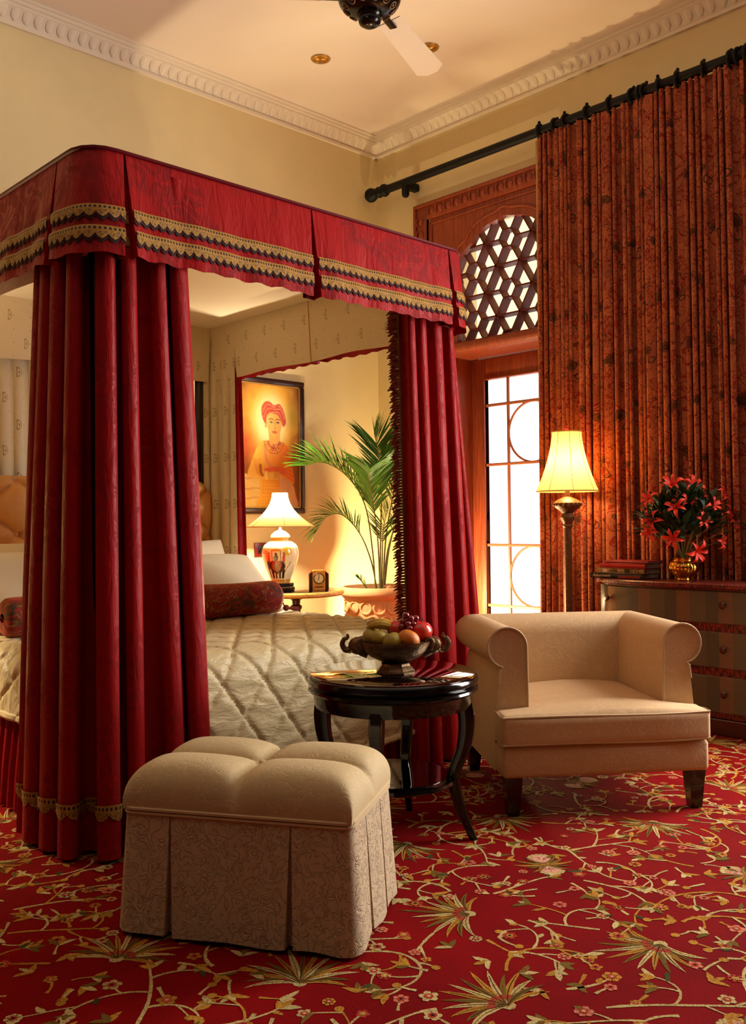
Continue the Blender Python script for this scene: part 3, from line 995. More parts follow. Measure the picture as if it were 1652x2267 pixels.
def vpt(s, drop, out=0.0):
    """point of the valance surface: s along the edge, drop below the top"""
    p = VP.at(s); t = VP.tan(s, 0.02); n = np.stack([t[..., 1], -t[..., 0]], -1)
    s = np.asarray(s, float)
    flare = 0.040 * drop / VH + 0.005 * np.sin(s * 19.0) * (drop / VH) + 0.003 * np.sin(s * 47 + 1) * (drop / VH)
    # outward normal points away from the bed
    q = p - n * 0 + n * (-1) * (-(flare + out)) if False else p + n * (flare + out)
    return np.concatenate([q, np.full(q.shape[:-1] + (1,), 0.0) + (CT - drop)], -1)
# make sure the normal points outward (left of travel or right)
_t = VP.tan(np.array([0.5]), 0.02)[0]; SGN = -1.0 if (_t[1] * -1.0) * 1.0 < 0 else 1.0
def vpo(s, drop, out=0.0):
    s = np.asarray(s, float); drop = np.asarray(drop, float) + 0 * s
    p = VP.at(s); t = VP.tan(s, 0.03)
    n = np.stack([t[..., 1], -t[..., 0]], -1)
    c = np.array([BC, (BY0 + BY1) / 2])
    sg = np.sign(np.sum(n * (p - c), -1)); n = n * sg[..., None]
    fl = (0.042 + 0.006 * np.sin(s * 19.0) + 0.004 * np.sin(s * 47 + 1)) * drop / VH + out
    q = p + n * fl[..., None]
    return np.concatenate([q, (CT - drop)[..., None]], -1)
def gap(drop): return 0.003 + 0.020 * drop / VH
drops = np.array([0, 0.01, 0.03, 0.07, 0.12, 0.17, 0.22, 0.27, 0.31, 0.345, VH])
def valance_panel(a, b):
    n = max(6, int((b - a) / 0.025)); mb = MB()
    fr_ = np.linspace(0, 1, n)
    A = []; UV = []
    for d_ in drops:
        lo, hi = a + gap(d_), b - gap(d_)
        s = lo + (hi - lo) * fr_
        row = vpo(s, np.full(n, d_), 0.0)
        row[:, 2] += np.where(d_ > 0.3, 0.004 * np.sin(s * 60) * (d_ - 0.3) / 0.07, 0)
        # returns folded back at both ends
        r0 = vpo(np.array([lo + 0.002]), np.array([d_]), -0.055 * (0.15 + d_ / VH)); r1 = vpo(np.array([hi - 0.002]), np.array([d_]), -0.055 * (0.15 + d_ / VH))
        A.append(np.concatenate([r0, row, r1])); UV.append(np.stack([np.concatenate([[lo - 0.05], s, [hi + 0.05]]), np.full(n + 2, d_)], -1))
    mb.grid(np.array(A), uv=np.array(UV)); mb.xf(BM)
    return mb.build('valance_panel', M['red_silk'], bed, angle=50)
def trim_row(panel, a, b, d0, hgt):
    n = max(2, int((b - a - 2 * gap(d0)) / 0.017)) ; n += (n % 2 == 0)
    lo, hi = a + gap(d0 + hgt), b - gap(d0 + hgt)
    s = np.linspace(lo, hi, n * 2 + 1)
    for nm, mt, ex, o_ in (('fringe', 'black_trim', 0.013, 0.004), ('gold_trim', 'gold_braid', 0.0, 0.0075)):
        low = hgt * (0.62 + 0.38 * np.abs(np.sin(np.arange(n * 2 + 1) * PI / 4 + 0.0))) + ex
        rows = []; uvs = []
        for f in (0.0, 0.35, 1.0):
            rows.append(vpo(s, d0 + (low * f if nm == 'gold_trim' else hgt * 0.4 + (low - hgt * 0.4) * f), o_ + 0.003 * (f == 0.35)))
            uvs.append(np.stack([s, np.full(len(s), f) * low / hgt], -1))
        mb = MB(); mb.grid(np.array(rows), uv=np.array(uvs)); mb.xf(BM)
        mb.build(nm, M[mt], panel, angle=80)
for i in range(len(pleats) - 1):
    a, b = pleats[i], pleats[i + 1]
    pn = valance_panel(a, b)
    trim_row(pn, a, b, 0.205, 0.044); trim_row(pn, a, b, 0.280, 0.048)
# pleat inlays
for s0 in pleats[1:-1]:
    A = []; UV = []
    for d_ in drops:
        s = np.linspace(s0 - gap(d_) - 0.012, s0 + gap(d_) + 0.012, 7)
        row = vpo(s, np.full(7, d_), -0.050 * (0.15 + d_ / VH)); A.append(row); UV.append(np.stack([s, np.full(7, d_)], -1))
    mb = MB(); mb.grid(np.array(A), uv=np.array(UV)); mb.xf(BM); mb.build('valance_pleat', M['maroon_silk'], bed)
    for d0, hgt in ((0.205, 0.044), (0.280, 0.048)):
        s = np.linspace(s0 - gap(d0), s0 + gap(d0), 5); o_ = -0.050 * (0.15 + d0 / VH) + 0.006
        mb = MB(); mb.grid(np.array([vpo(s, d0, o_), vpo(s, d0 + hgt, o_)]), uv=np.array([np.stack([s, s * 0], -1), np.stack([s, s * 0 + 1], -1)])); mb.xf(BM)
        mb.build('pleat_trim', M['gold_braid'], bed)
# piping round the canopy top
m = MB(); q = vpo(np.linspace(0, VP.L, 160), np.zeros(160), 0.002); m.tube([tuple(p) for p in q], 0.008, 6); m.xf(BM); m.build('canopy_piping', M['maroon_silk'], bed)
# cream inner valance on all four sides
def liner(pts, nm, VH=VH):
    P = Path2(pts); s = np.linspace(0, P.L, 60); A = []; UV = []
    c = np.array([BC, (BY0 + BY1) / 2])
    for d_ in (0.0, 0.05, 0.12, 0.2, 0.28, VH - 0.022):
        t = P.tan(s); n = np.stack([t[:, 1], -t[:, 0]], -1); pt = P.at(s)
        n *= np.sign(np.sum(n * (pt - c), -1))[:, None]
        mid = 0.006 * np.exp(-((s / P.L - 0.5) / 0.006) ** 2)
        pt = pt + n * ((0.022 + 0.003 * np.sin(s * 15)) * d_ / VH + mid)[:, None]
        zz = CT - 0.02 - d_ + 0.006 * np.sin(s * 9 + 1) * d_ / VH
        A.append(np.concatenate([pt, zz[:, None]], 1)); UV.append(np.stack([s, zz], -1))
    mb = MB(); mb.grid(np.array(A), uv=np.array(UV)); mb.xf(BM); lo_ = mb.build(nm, M['cream_lining'], bed)
    mb = MB(); mb.tube([tuple(a_[29] + (a_[30] - a_[29]) * 0.5) for a_ in A], 0.004, 5); mb.xf(BM); mb.build('seam', M['shade_rib'], lo_)
i_ = 0.055
liner([(BX1 - i_, BY0 + 0.06), (BX1 - i_, BY1 - 0.05)], 'inner_valance')
liner([(BX0 + i_, BY0 + 0.06), (BX0 + i_, BY1 - 0.05)], 'inner_valance')
liner([(BX0 + i_, BY1 - 0.15), (BX1 - i_, BY1 - 0.15)], 'inner_valance')
liner([(BX0 + 0.10, BY0 + i_), (BX1 - 0.10, BY0 + i_)], 'inner_valance', VH - 0.04)

# headboard, diamond buttoned
HBX0, HBX1, HBT = 1.56, 3.42, 1.43
nx, nz = 140, 90
X = np.linspace(HBX0, HBX1, nx); A = np.zeros((nz, nx, 3))
dw, dh = 0.43, 0.30
btn = []
for k in range(nz):
    v = k / (nz - 1)
    for i, x in enumerate(X):
        e = min(x - HBX0, HBX1 - x)
        top = HBT - (0.10 * (1 - min(1, e / 0.10)) ** 2)
        z = 0.30 + (top - 0.30) * v
        a = (x - 2.56) / dw + (z - 1.10) / dh; b = (x - 2.56) / dw - (z - 1.10) / dh
        fa, fb = abs((a + 0.5) % 1 - 0.5), abs((b + 0.5) % 1 - 0.5)
        puff = 0.055 * (1 - math.exp(-min(fa, fb) / 0.10)) * 1.0 - 0.03 * math.exp(-(fa * fa + fb * fb) / 0.010)
        edge = min(1, e / 0.05, (top - z) / 0.05 + 0.0)
        edge = max(0.0, edge) ** 0.5
        A[k, i] = (x, 5.12 - (0.025 + puff) * edge, z)
m = MB(); m.grid(A); m.xf(BM); hb = m.build('headboard', M['headboard_leather'], bed, angle=180)
m = MB(); m.rbox(HBX0 - 0.01, HBX1 + 0.01, 5.115, 5.16, 0.05, HBT - 0.07, 0.01); m.xf(BM); m.build('headboard_back', M['maroon_silk'], bed)
bb = MB(); bb.sphere((0, 0, 0), 0.014, 6, 10, (1, 0.6, 1)); b0 = None
for ia in range(-8, 9):
    for ib in range(-8, 9):
        x = 2.56 + dw * (ia + ib) / 2; z = 1.10 + dh * (ia - ib) / 2
        if HBX0 + 0.08 < x < HBX1 - 0.08 and 0.75 < z < HBT - 0.03:
            if b0 is None: b0 = bb.build('button', M['headboard_leather'], hb); c = b0
            else: c = clone(b0, hb)
            c.location = L((x, 5.108, z))

# gathered bed skirt
for pa, pb in ((((1.56, 5.1), (1.56, 3.06)), ((1.53, 5.1), (1.53, 3.05))), (((1.57, 3.07), (3.37, 3.07)), ((1.56, 3.05), (3.38, 3.05))), (((3.38, 3.06), (3.38, 5.1)), ((3.40, 3.06), (3.40, 5.1)))):
    Lp = Path2(pa).L
    A, UV = drape(pa, pb, 0.42, 0.012, int(Lp / 0.07), 0.010, 0.022, seed=3, nz=14, per=8, omega=0.2)
    m = MB(); m.grid(A, uv=UV); m.xf(BM); m.build('bed_skirt', M['red_velvet'], bed, angle=180)

# ---------------------------------------------------------------- bed curtains (each hangs on its own)
HEM = 0.015
def bed_curtain(label, top, bot, nfold, seed, amp=(0.030, 0.05), z1=2.415, fringe=None, lining=False, hem_trim=False, lining_side=-1, warp=0.3):
    A, UV = drape(top, bot, z1, HEM, nfold, amp[0], amp[1], seed=seed, nz=46, per=14, omega=0.45, warp=warp)
    c = thing('bed_curtain', label, 'curtain', (top[0][0], top[0][1], 0), group='bed curtains')
    T = Matrix.Translation((-top[0][0], -top[0][1], 0))
    m = MB(); m.grid(A, uv=UV); m.xf(T); pan = m.build('curtain_panel', M['red_velvet'], c, angle=180)
    def normals(A):
        du = np.gradient(A, axis=1); dv = np.gradient(A, axis=0); n = np.cross(du, dv); return n / np.maximum(np.linalg.norm(n, axis=2, keepdims=True), 1e-9)
    N = normals(A)
    if lining:
        m = MB(); m.grid((A + N * 0.010 * lining_side)[:, :-6], uv=UV[:, :-6]); m.xf(T); m.build('lining', M['cream_lining'], c, angle=180)
    if hem_trim:
        zz = A[:, 0, 2]
        def at(z):
            k = np.interp(-z, -zz, np.arange(len(zz))); i = int(min(len(zz) - 2, k)); f = k - i
            return (A[i] * (1 - f) + A[i + 1] * f), (N[i] * (1 - f) + N[i + 1] * f)
        u = UV[0, :, 0]; su = np.arange(0, u[-1], 0.0125)
        low = 0.055 * (0.62 + 0.38 * np.abs(np.sin(np.arange(len(su)) * PI / 4)))
        rows = []; uvs = []
        for f in (0.0, 0.4, 1.0):
            P = np.zeros((len(su), 3)); pt, nn = at(0.200)
            for a_ in range(3): P[:, a_] = np.interp(su, u, pt[:, a_] + nn[:, a_] * 0.007 * hem_trim)
            P[:, 2] = 0.200 - low * f; rows.append(P); uvs.append(np.stack([su, np.full(len(su), f) * low / 0.055], -1))
        m = MB(); m.grid(np.array(rows), uv=np.array(uvs)); m.xf(T); m.build('gold_hem', M['gold_braid'], pan, angle=180)
    if fringe is not None:
        # knotted tassel fringe down one edge
        col_ = 0 if fringe == 'start' else -1
        E_ = A[:, col_]; rgf = random.Random(5); m = MB(); m2 = MB()
        dirv = (A[0, col_] - A[0, 3 if col_ == 0 else -4]); dirv[2] = 0; dirv /= np.linalg.norm(dirv)
        z = z1 - 0.30
        m2.tube([(float(np.interp(-q, -E_[:, 2], E_[:, 0])), float(np.interp(-q, -E_[:, 2], E_[:, 1])) , q) for q in np.linspace(z1 - 0.02, HEM + 0.05, 40)], 0.006, 6)
        z = z1 - 0.06
        while z > HEM + 0.06:
            x = float(np.interp(-z, -E_[:, 2], E_[:, 0])); y = float(np.interp(-z, -E_[:, 2], E_[:, 1]))
            for k in range(4):
                ang = rgf.uniform(-0.5, 0.5); d2 = np.array([dirv[0] * math.cos(ang) - dirv[1] * math.sin(ang), dirv[0] * math.sin(ang) + dirv[1] * math.cos(ang)])
                l = rgf.uniform(0.036, 0.060)
                m.tube([(x, y, z), (x + d2[0] * l * 0.6, y + d2[1] * l * 0.6, z - 0.003), (x + d2[0] * l, y + d2[1] * l, z - 0.016)], [0.0055, 0.0065, 0.002], 5)
            z -= 0.0135
        m.xf(T); m2.xf(T)
        tag(m.build('tassel_fringe', M['tassel'], c, angle=60), kind='stuff'); m2.build('gold_cord', M['cord'], c)
    return c
# foot-left: nearest curtain, wraps the corner post
def cornerpath(x0, y0, lx, ly, r=0.10, sx=1, flip=False):
    """from the side (lx along y) round the corner to the foot (ly along x)"""
    pts = [(x0, y0 + lx)] + [(x0 + sx * (r - r * math.cos(t)), y0 + r - r * math.sin(t)) for t in np.linspace(0, PI / 2, 7)] + [(x0 + sx * ly, y0)]
    return pts[::-1] if flip else pts
bed_curtain('wide red damask bed curtain hanging nearest, behind the ottoman, with gold lace at its hem',
            cornerpath(1.52, 2.975, 0.36, 0.36), cornerpath(1.46, 2.91, 0.50, 0.50, 0.14), 8, 4, (0.050, 0.064), hem_trim=-1, warp=0.22)
bed_curtain('red damask bed curtain with tassel-fringed edge hanging between palm and armchair',
            cornerpath(3.42, 2.985, 0.40, 0.365, 0.10, -1, True), cornerpath(3.66, 2.955, 0.40, 0.58, 0.14, -1, True), 8, 9, (0.026, 0.036), fringe='start', warp=0.25)
bed_curtain('cream-lined red bed curtain beside the framed portrait',
            [(3.37, 5.17), (3.43, 5.14), (3.442, 5.10), (3.442, 4.80)], [(3.38, 5.17), (3.44, 5.14), (3.45, 5.10), (3.45, 4.76)], 4, 21, (0.007, 0.034), fringe=None, lining=True, lining_side=-1)
bed_curtain('cream patterned bed curtain hanging behind the buttoned headboard',
            [(1.53, 5.205), (3.35, 5.205)], [(1.53, 5.205), (3.35, 5.205)], 20, 8, (0.012, 0.012), fringe=None, lining=True, lining_side=-1)

# ---------------------------------------------------------------- quilt
QT = 0.635
wx, vy0, r_ = 0.815, 3.14, 0.105
nu, nv = 260, 260
es, ef = 0.315, 0.52
U = np.linspace(-(wx + es), wx + es, nu); V = np.linspace(0.0, 5.02 - vy0 + ef, nv)      # V from head to foot
Pq = np.zeros((nv, nu, 3)); UVq = np.zeros((nv, nu, 2)); H_ = np.zeros((nv, nu))
for j, v in enumerate(V):
    y = 5.02 - v
    dv = max(0.0, vy0 - y)
    for i, u in enumerate(U):
        du = max(0.0, abs(u) - wx) * (1 if u > 0 else -1)
        e = math.hypot(du, dv)
        if e > 1e-9:
            dx, dy = du / e, -dv / e
            lim = 1.0 / math.sqrt((dx / es) ** 2 + (dy / ef) ** 2) if True else 1
            e = min(e, lim)
        else: dx = dy = 0.0
        if e < r_ * PI / 2: hz, dn = r_ * math.sin(e / r_), r_ * (1 - math.cos(e / r_))
        else: hz, dn = r_ + 0.10 * (e - r_ * PI / 2), r_ + (e - r_ * PI / 2)
        yy = max(y, vy0)
        xx = max(-wx, min(wx, u))
        z = QT - dn
        if dv > 0 and abs(du) < 1e-6:
            z -= 0.035 * max(0.0, min(1, (e - 0.15) / 0.3)) * math.cos((u + 0.10) * 2.0)
        Pq[j, i] = (xx + dx * hz, yy + dy * hz, z)
        UVq[j, i] = (u, v)
        a = (u + v * 0.78) / 0.20; b = (u - v * 0.78) / 0.20
        fa, fb = abs((a + 0.5) % 1 - 0.5), abs((b + 0.5) % 1 - 0.5)
        q = min(fa, fb)
        H_[j, i] = 0.017 * (1 - math.exp(-q / 0.045)) + 0.0022 * math.sin(v * 70 + 2.5 * math.sin(u * 8) + u * 6) * min(1, q / 0.12) + 0.0012 * math.sin(v * 131 + 3 * math.sin(u * 17))
du_ = np.gradient(Pq, axis=1); dv_ = np.gradient(Pq, axis=0); Nq = np.cross(dv_, du_); Nq /= np.maximum(np.linalg.norm(Nq, axis=2, keepdims=True), 1e-9)
Nq[Nq[..., 2] < -0.2] *= -1
Pq = Pq + Nq * H_[..., None]
quilt = thing('quilt', 'champagne diamond-quilted satin bedspread draped over the bed', 'quilt', (BC, 4.0, 0.40))
m = MB(); m.grid(Pq + np.array([0, -4.0, -0.40]), uv=UVq); m.build('quilt_top', M['quilt_satin'], quilt, angle=180)
hem = [tuple(Pq[j, 0] + (0, -4.0, -0.40)) for j in range(0, nv - 34, 2)] 
m = MB()
m.tube([tuple(Pq[-1, i] + (0, -4.0, -0.40)) for i in range(32, nu - 32, 2)], 0.015, 7); m.build('bound_edge', M['quilt_satin'], quilt)
for k in (0, -1):
    m = MB(); m.tube([tuple(Pq[j, k] + (0, -4.0, -0.40)) for j in range(0, nv - 34, 2)], 0.015, 7); m.build('bound_edge', M['quilt_satin'], quilt)

# ---------------------------------------------------------------- pillows and bolster
def pillow_mesh(w, h, t, seed):
    rgp = np.random.RandomState(seed); n = 36; u = np.sin(np.linspace(-PI / 2, PI / 2, n)); A = []
    mb = MB()
    for sgn in (1, -1):
        Z = np.zeros((n, n, 3))
        for i in range(n):
            for j in range(n):
                a, b = u[i], u[j]
                e = ((1 - abs(a) ** 2.6) * (1 - abs(b) ** 2.6))
                pinch = 1 - 0.06 * (1 - abs(a)) * 0 - 0.05 * (b * b) * (1 - a * a) * 0
                x = a * w / 2 * (1 - 0.07 * (1 - b * b)); y = b * h / 2 * (1 - 0.09 * (1 - a * a))
                zz = sgn * t / 2 * max(0, e) ** 0.42
                zz += 0.006 * math.sin(a * 7 + b * 5 + seed) * e
                Z[i, j] = (x, y, zz)
        mb.grid(Z, flip=sgn < 0)
    return mb
for lab, x, y, z, tilt, rz, w, h, t, sd in (
    ('white pillow leaning against the headboard behind another pillow, near the portrait', 2.98, 4.76, 0.845, 62, 3, 0.74, 0.46, 0.20, 1),
    ('cream front pillow resting behind the red bolster, near the bedside lamp', 2.93, 4.38, 0.80, 38, -2, 0.74, 0.48, 0.24, 2),
    ('cream upright pillow behind the bolster at the far side of the bed', 2.00, 4.40, 0.83, 48, 2, 0.74, 0.48, 0.24, 3),
    ('white pillow against the headboard at the far side of the bed', 1.98, 4.78, 0.86, 62, -3, 0.74, 0.46, 0.20, 4)):
    mb = pillow_mesh(w, h, t, sd)
    o = mb.build('pillow', M['cream_sheet'], angle=180); o.location = (x, y, z); o.rotation_euler = (math.radians(tilt), 0, math.radians(rz))
    tag(o, lab, 'pillow', 'pillows at the headboard')
bol = thing('bolster', 'long red and olive brocade bolster with tasselled ends', 'bolster', (2.41, 4.10, QT + 0.016))
m = MB(); rb = 0.090; n = 40
A = []; UVb = []
prof = [(-0.765, 0.02), (-0.765, 0.05), (-0.76, 0.072), (-0.745, 0.086)] + [(x, rb + 0.003 * math.sin(x * 9)) for x in np.linspace(-0.72, 0.72, 24)] + [(0.745, 0.086), (0.76, 0.072), (0.765, 0.05), (0.765, 0.02)]
for x, r in prof:
    A.append([(x, r * math.cos(2 * PI * k / n), rb + r * math.sin(2 * PI * k / n)) for k in range(n + 1)]); UVb.append([(x, k / n * 0.56) for k in range(n + 1)])
m.grid(A, uv=UVb); m.build('bolster_cover', M['bolster_brocade'], bol, angle=180)
for sx in (-1, 1):
    m = MB(); m.tube([(sx * 0.766, 0, rb), (sx * 0.79, -0.005, rb - 0.01), (sx * 0.815, -0.01, 0.028)], [0.012, 0.004, 0.004], 6)
    m.sphere((sx * 0.825, -0.010, 0.022), 0.018, 8, 10)
    for k in range(12):
        a = k * 0.5; m.tube([(sx * 0.835, -0.01, 0.02), (sx * (0.90 + 0.01 * math.sin(k * 2)), -0.01 + 0.022 * math.cos(a), 0.012 + 0.010 * math.sin(a))], [0.006, 0.004], 5)
    m.build('tassel', M['tassel'], bol)
# ---------------------------------------------------------------- ottoman
ox, oy = np.array((0.522, -0.853)), np.array((0.853, 0.522))
oc = np.array((1.472, 2.098)) + oy * 0.21
ott = thing('ottoman', 'beige skirted ottoman with four-part tufted cushion top on the carpet', 'ottoman', (oc[0], oc[1], 0), math.atan2(ox[1], ox[0]))
OW, OD, OZ, OTOP = 0.335, 0.215, 0.350, 0.122
# cushion
def ease(n, k=2.0):
    t = np.linspace(-1, 1, n); return np.sign(t) * (1 - (1 - np.abs(t)) ** k)
nu = 91; uu = ease(nu, 2.8); A = np.zeros((nu, nu, 3))
for i, a in enumerate(uu):
    for j, b in enumerate(uu):
        e = max(0.0, (1 - abs(a) ** 13)) * max(0.0, (1 - abs(b) ** 9))
        h = OTOP * e ** 0.36
        ga = math.exp(-(abs(a) / 0.035) ** 1.2) + 0.5 * math.exp(-(abs(a) / 0.16) ** 2)
        gb = math.exp(-(abs(b) / 0.045) ** 1.2) + 0.5 * math.exp(-(abs(b) / 0.18) ** 2)
        g = max(ga, gb) + 0.35 * min(ga, gb)
        puff = 0.016 * (1 - ((abs(a) - 0.5) / 0.5) ** 2) * (1 - ((abs(b) - 0.5) / 0.5) ** 2)
        z = OZ + h * 0.97 + 0.8 * puff * e ** 0.3 - 0.021 * g * min(1, h / 0.05)
        k = 1 + 0.018 * math.sin(min(1, h / OTOP) * PI)
        in_ = 0.004 * math.exp(-(abs(a) / 0.03) ** 1.2)
        A[i, j] = (a * OW * k, b * OD * k * (1 - in_ * 2), z)
m = MB(); m.grid(A); m.build('cushion', M['ottoman_top'], ott, angle=180)
# skirt with inverted pleats
rr = 0.03
def rrect(w, d, r):
    pts = []
    for cx, cy, a0 in ((w - r, -(d - r), -PI / 2), (w - r, d - r, 0), (-(w - r), d - r, PI / 2), (-(w - r), -(d - r), PI)):
        pts += [(cx + r * math.cos(a0 + t), cy + r * math.sin(a0 + t)) for t in np.linspace(0, PI / 2, 6)]
    i0 = pts[-1]; return [i0] + pts
RP = Path2(rrect(OW, OD, rr))
perim = RP.L
fl0 = 0.0                                    # starts at the left end of the front side
front = 2 * (OW - rr); side = 2 * (OD - rr); q4 = rr * PI / 2
ple = [front * 0.19, front * 0.77, front + q4 + side * 0.30, front + q4 + side * 0.72, front + q4 + side + q4 + front * 0.25, front + q4 + side + q4 + front * 0.8, perim - q4 - side * 0.5]
zs_ = np.linspace(0, 1, 14)
def sk(s, t, out=0.0):
    s = np.asarray(s) % perim
    p = RP.at(s); tt = RP.tan(s, 0.012); n = np.stack([tt[:, 1], -tt[:, 0]], -1)
    sg = np.sign(np.sum(n * p, -1)); n *= sg[:, None]
    f = 0.022 * t + 0.004 * t * np.sin(s * 31) + out
    q = p + n * f[:, None]
    return np.concatenate([q, (OZ - (OZ - 0.014) * t + 0 * s)[:, None]], 1)
for i in range(len(ple)):
    a = ple[i]; b = ple[(i + 1) % len(ple)]
    if b < a: b += perim
    n = max(8, int((b - a) / 0.02)); rows = []
    for t in zs_:
        g = 0.0015 + 0.010 * t
        s = np.linspace(a + g, b - g, n); row = sk(s, t)
        row[:, 2] += 0.004 * t * np.sin(s * 26 + 1)
        r0 = sk(np.array([a + g + 0.001]), t, -0.03 * (0.2 + t)); r1 = sk(np.array([b - g - 0.001]), t, -0.03 * (0.2 + t))
        rows.append(np.concatenate([r0, row, r1]))
    m = MB(); m.grid(np.array(rows)); m.build('skirt_panel', M['ottoman_skirt'], ott, angle=45)
    rows = [sk(np.linspace(a - 0.03, a + 0.03, 5), t, -0.028 * (0.2 + t)) for t in zs_]
    m = MB(); m.grid(np.array(rows)); m.build('skirt_pleat', M['ottoman_skirt'], ott)
m = MB()
m.tube([(p[0] * 1.004, p[1] * 1.006, OZ + 0.003) for p in rrect(OW, OD, rr)[:-1]], 0.0055, 6, closed=True)
m.tube([(p[0] * 1.004, p[1] * 1.006, OZ - 0.008) for p in rrect(OW, OD, rr)[:-1]], 0.0045, 6, closed=True)
m.build('welt', M['welt'], ott)
m = MB(); m.sphere((0, 0, OZ + OTOP - 0.026), 0.011, 6, 10, (1, 1, 0.5)); m.build('button', M['ottoman_top'], ott)
m = MB(); m.box(-OW + 0.05, OW - 0.05, -OD + 0.05, OD - 0.05, 0.0, OZ); m.build('inner_frame', M['dark_wood'], ott)

# ---------------------------------------------------------------- armchair
CX = np.array((0.797, -0.603)); CY = np.array((0.603, 0.797))
c0 = np.array((2.886, 2.245)) + CX * 0.372 - CY * 0.045          # middle of the front edge
ch = thing('armchair', 'beige upholstered armchair with rolled arms on tapered dark legs', 'armchair', (c0[0], c0[1], 0), math.atan2(CX[1], CX[0]))
FAB = M['chair_fabric']
m = MB(); m.rbox(-0.418, 0.418, 0.0, 0.74, 0.152, 0.275, 0.018, 3); m.build('seat_base', FAB, ch)
# seat cushion, T-shaped with welts
def tshape(g=0.0):
    pts = [(-0.422 - g, -0.012 - g), (0.422 + g, -0.012 - g), (0.422 + g, 0.118 + g), (0.283 + g, 0.128 + g), (0.283 + g, 0.60), (-0.283 - g, 0.60), (-0.283 - g, 0.128 + g), (-0.422 - g, 0.118 + g)]
    return pts
bm = bmesh.new(); vs_ = [bm.verts.new((x, y, 0.275)) for x, y in tshape()]
f = bm.faces.new(vs_); ext = bmesh.ops.extrude_face_region(bm, geom=[f])
for v in ext['geom']:
    if isinstance(v, bmesh.types.BMVert): v.co.z = 0.400
bmesh.ops.recalc_face_normals(bm, faces=bm.faces)
bmesh.ops.bevel(bm, geom=[e for e in bm.edges], offset=0.018, segments=3, profile=0.5, affect='EDGES')
bmesh.ops.triangulate(bm, faces=[f for f in bm.faces if len(f.verts) > 4])
bmesh.ops.subdivide_edges(bm, edges=[e for e in bm.edges if e.calc_length() > 0.08], cuts=3, use_grid_fill=True)
bmesh.ops.triangulate(bm, faces=[f for f in bm.faces if len(f.verts) > 4])
for v in bm.verts:
    if v.co.z > 0.39:
        v.co.z += 0.022 * max(0, 1 - (v.co.x / 0.42) ** 2) * max(0.0, min(1, (v.co.y + 0.02) / 0.08)) + 0.006 * math.sin(v.co.x * 9 + 1)
    elif v.co.z > 0.28 and v.co.y < 0.0: v.co.y -= 0.012 * max(0, 1 - (v.co.x / 0.42) ** 2)
m = MB(); m.addbm(bm); cush = m.build('seat_cushion', FAB, ch, angle=60)
for z in (0.388, 0.284):
    pts = []
    tp = tshape(-0.004)
    for k in range(len(tp)):
        a = tp[k]; b = tp[(k + 1) % len(tp)]
        for t in np.linspace(0, 1, 8)[:-1]: pts.append((a[0] + (b[0] - a[0]) * t, a[1] + (b[1] - a[1]) * t - (0.010 * (1 - ((a[0] + (b[0] - a[0]) * t) / 0.42) ** 2) if k == 0 else 0), z + 0.003 * math.sin(6 * t)))
    m = MB(); m.tube(pts, 0.005, 6, closed=True); m.build('welt', M['welt'], cush)
# rolled profile swept round arms and back
def rollprof():
    pts = [(0.0, 0.27), (0.0, 0.45), (0.002, 0.56)]
    c, r = (0.082, 0.642), 0.080
    for t in np.linspace(PI * 1.02, -0.42 * PI, 20): pts.append((c[0] + r * math.cos(t), c[1] + r * math.sin(t)))
    pts += [(0.112, 0.552), (0.118, 0.50), (0.128, 0.40), (0.136, 0.28), (0.136, 0.155)]
    return pts
rp = rollprof()
IW, AF, BKY = 0.283, 0.120, 0.595
path = [(-IW, AF), (-IW, BKY), (IW, BKY), (IW, AF)]
# outward directions with mitred corners
outs = [(-1, 0), (-1, 1), (1, 1), (1, 0)]
def sweep(i0, i1, n=10):
    rows = []
    for t in np.linspace(0, 1, n):
        p = (path[i0][0] + (path[i1][0] - path[i0][0]) * t, path[i0][1] + (path[i1][1] - path[i0][1]) * t)
        o = (outs[i0][0] + (outs[i1][0] - outs[i0][0]) * t, outs[i0][1] + (outs[i1][1] - outs[i0][1]) * t)
        rows.append([(p[0] + o[0] * a, p[1] + o[1] * a, z) for a, z in rp])
    return rows
for i0, nm in ((0, 'arm'), (1, 'backrest'), (2, 'arm')):
    m = MB(); m.grid(sweep(i0, i0 + 1))
    if nm == 'arm':
        sx = -1 if i0 == 0 else 1
        o = m.verts([(sx * (IW + a), AF, z) for a, z in rp]); n = len(rp)
        m.f.append(tuple(range(o, o + n)))
    ob = m.build(nm, FAB, ch, angle=50)
    if nm == 'arm':
        mm = MB(); mm.tube([(sx * (IW + a), AF - 0.001, z) for a, z in rp[:-3]], 0.0045, 6); mm.build('welt', M['welt'], ob)
for x, y, dx, dy in ((-0.372, 0.045, -0.0, -0.0), (0.372, 0.045, 0.0, -0.0), (-0.372, 0.69, 0, 0.03), (0.372, 0.69, 0, 0.03)):
    m = MB()
    A = [[(x + sx * w + dx * (1 - t), y + sy * w + dy * (1 - t), 0.155 * t) for sx, sy in ((-1, -1), (1, -1), (1, 1), (-1, 1))] for t, w in ((0.0, 0.022), (1.0, 0.034))]
    o = m.grid(A, closev=True); m.f.append((o, o + 1, o + 2, o + 3)); m.f.append((o + 7, o + 6, o + 5, o + 4))
    m.build('leg', M['dark_wood'], ch, smooth=False)

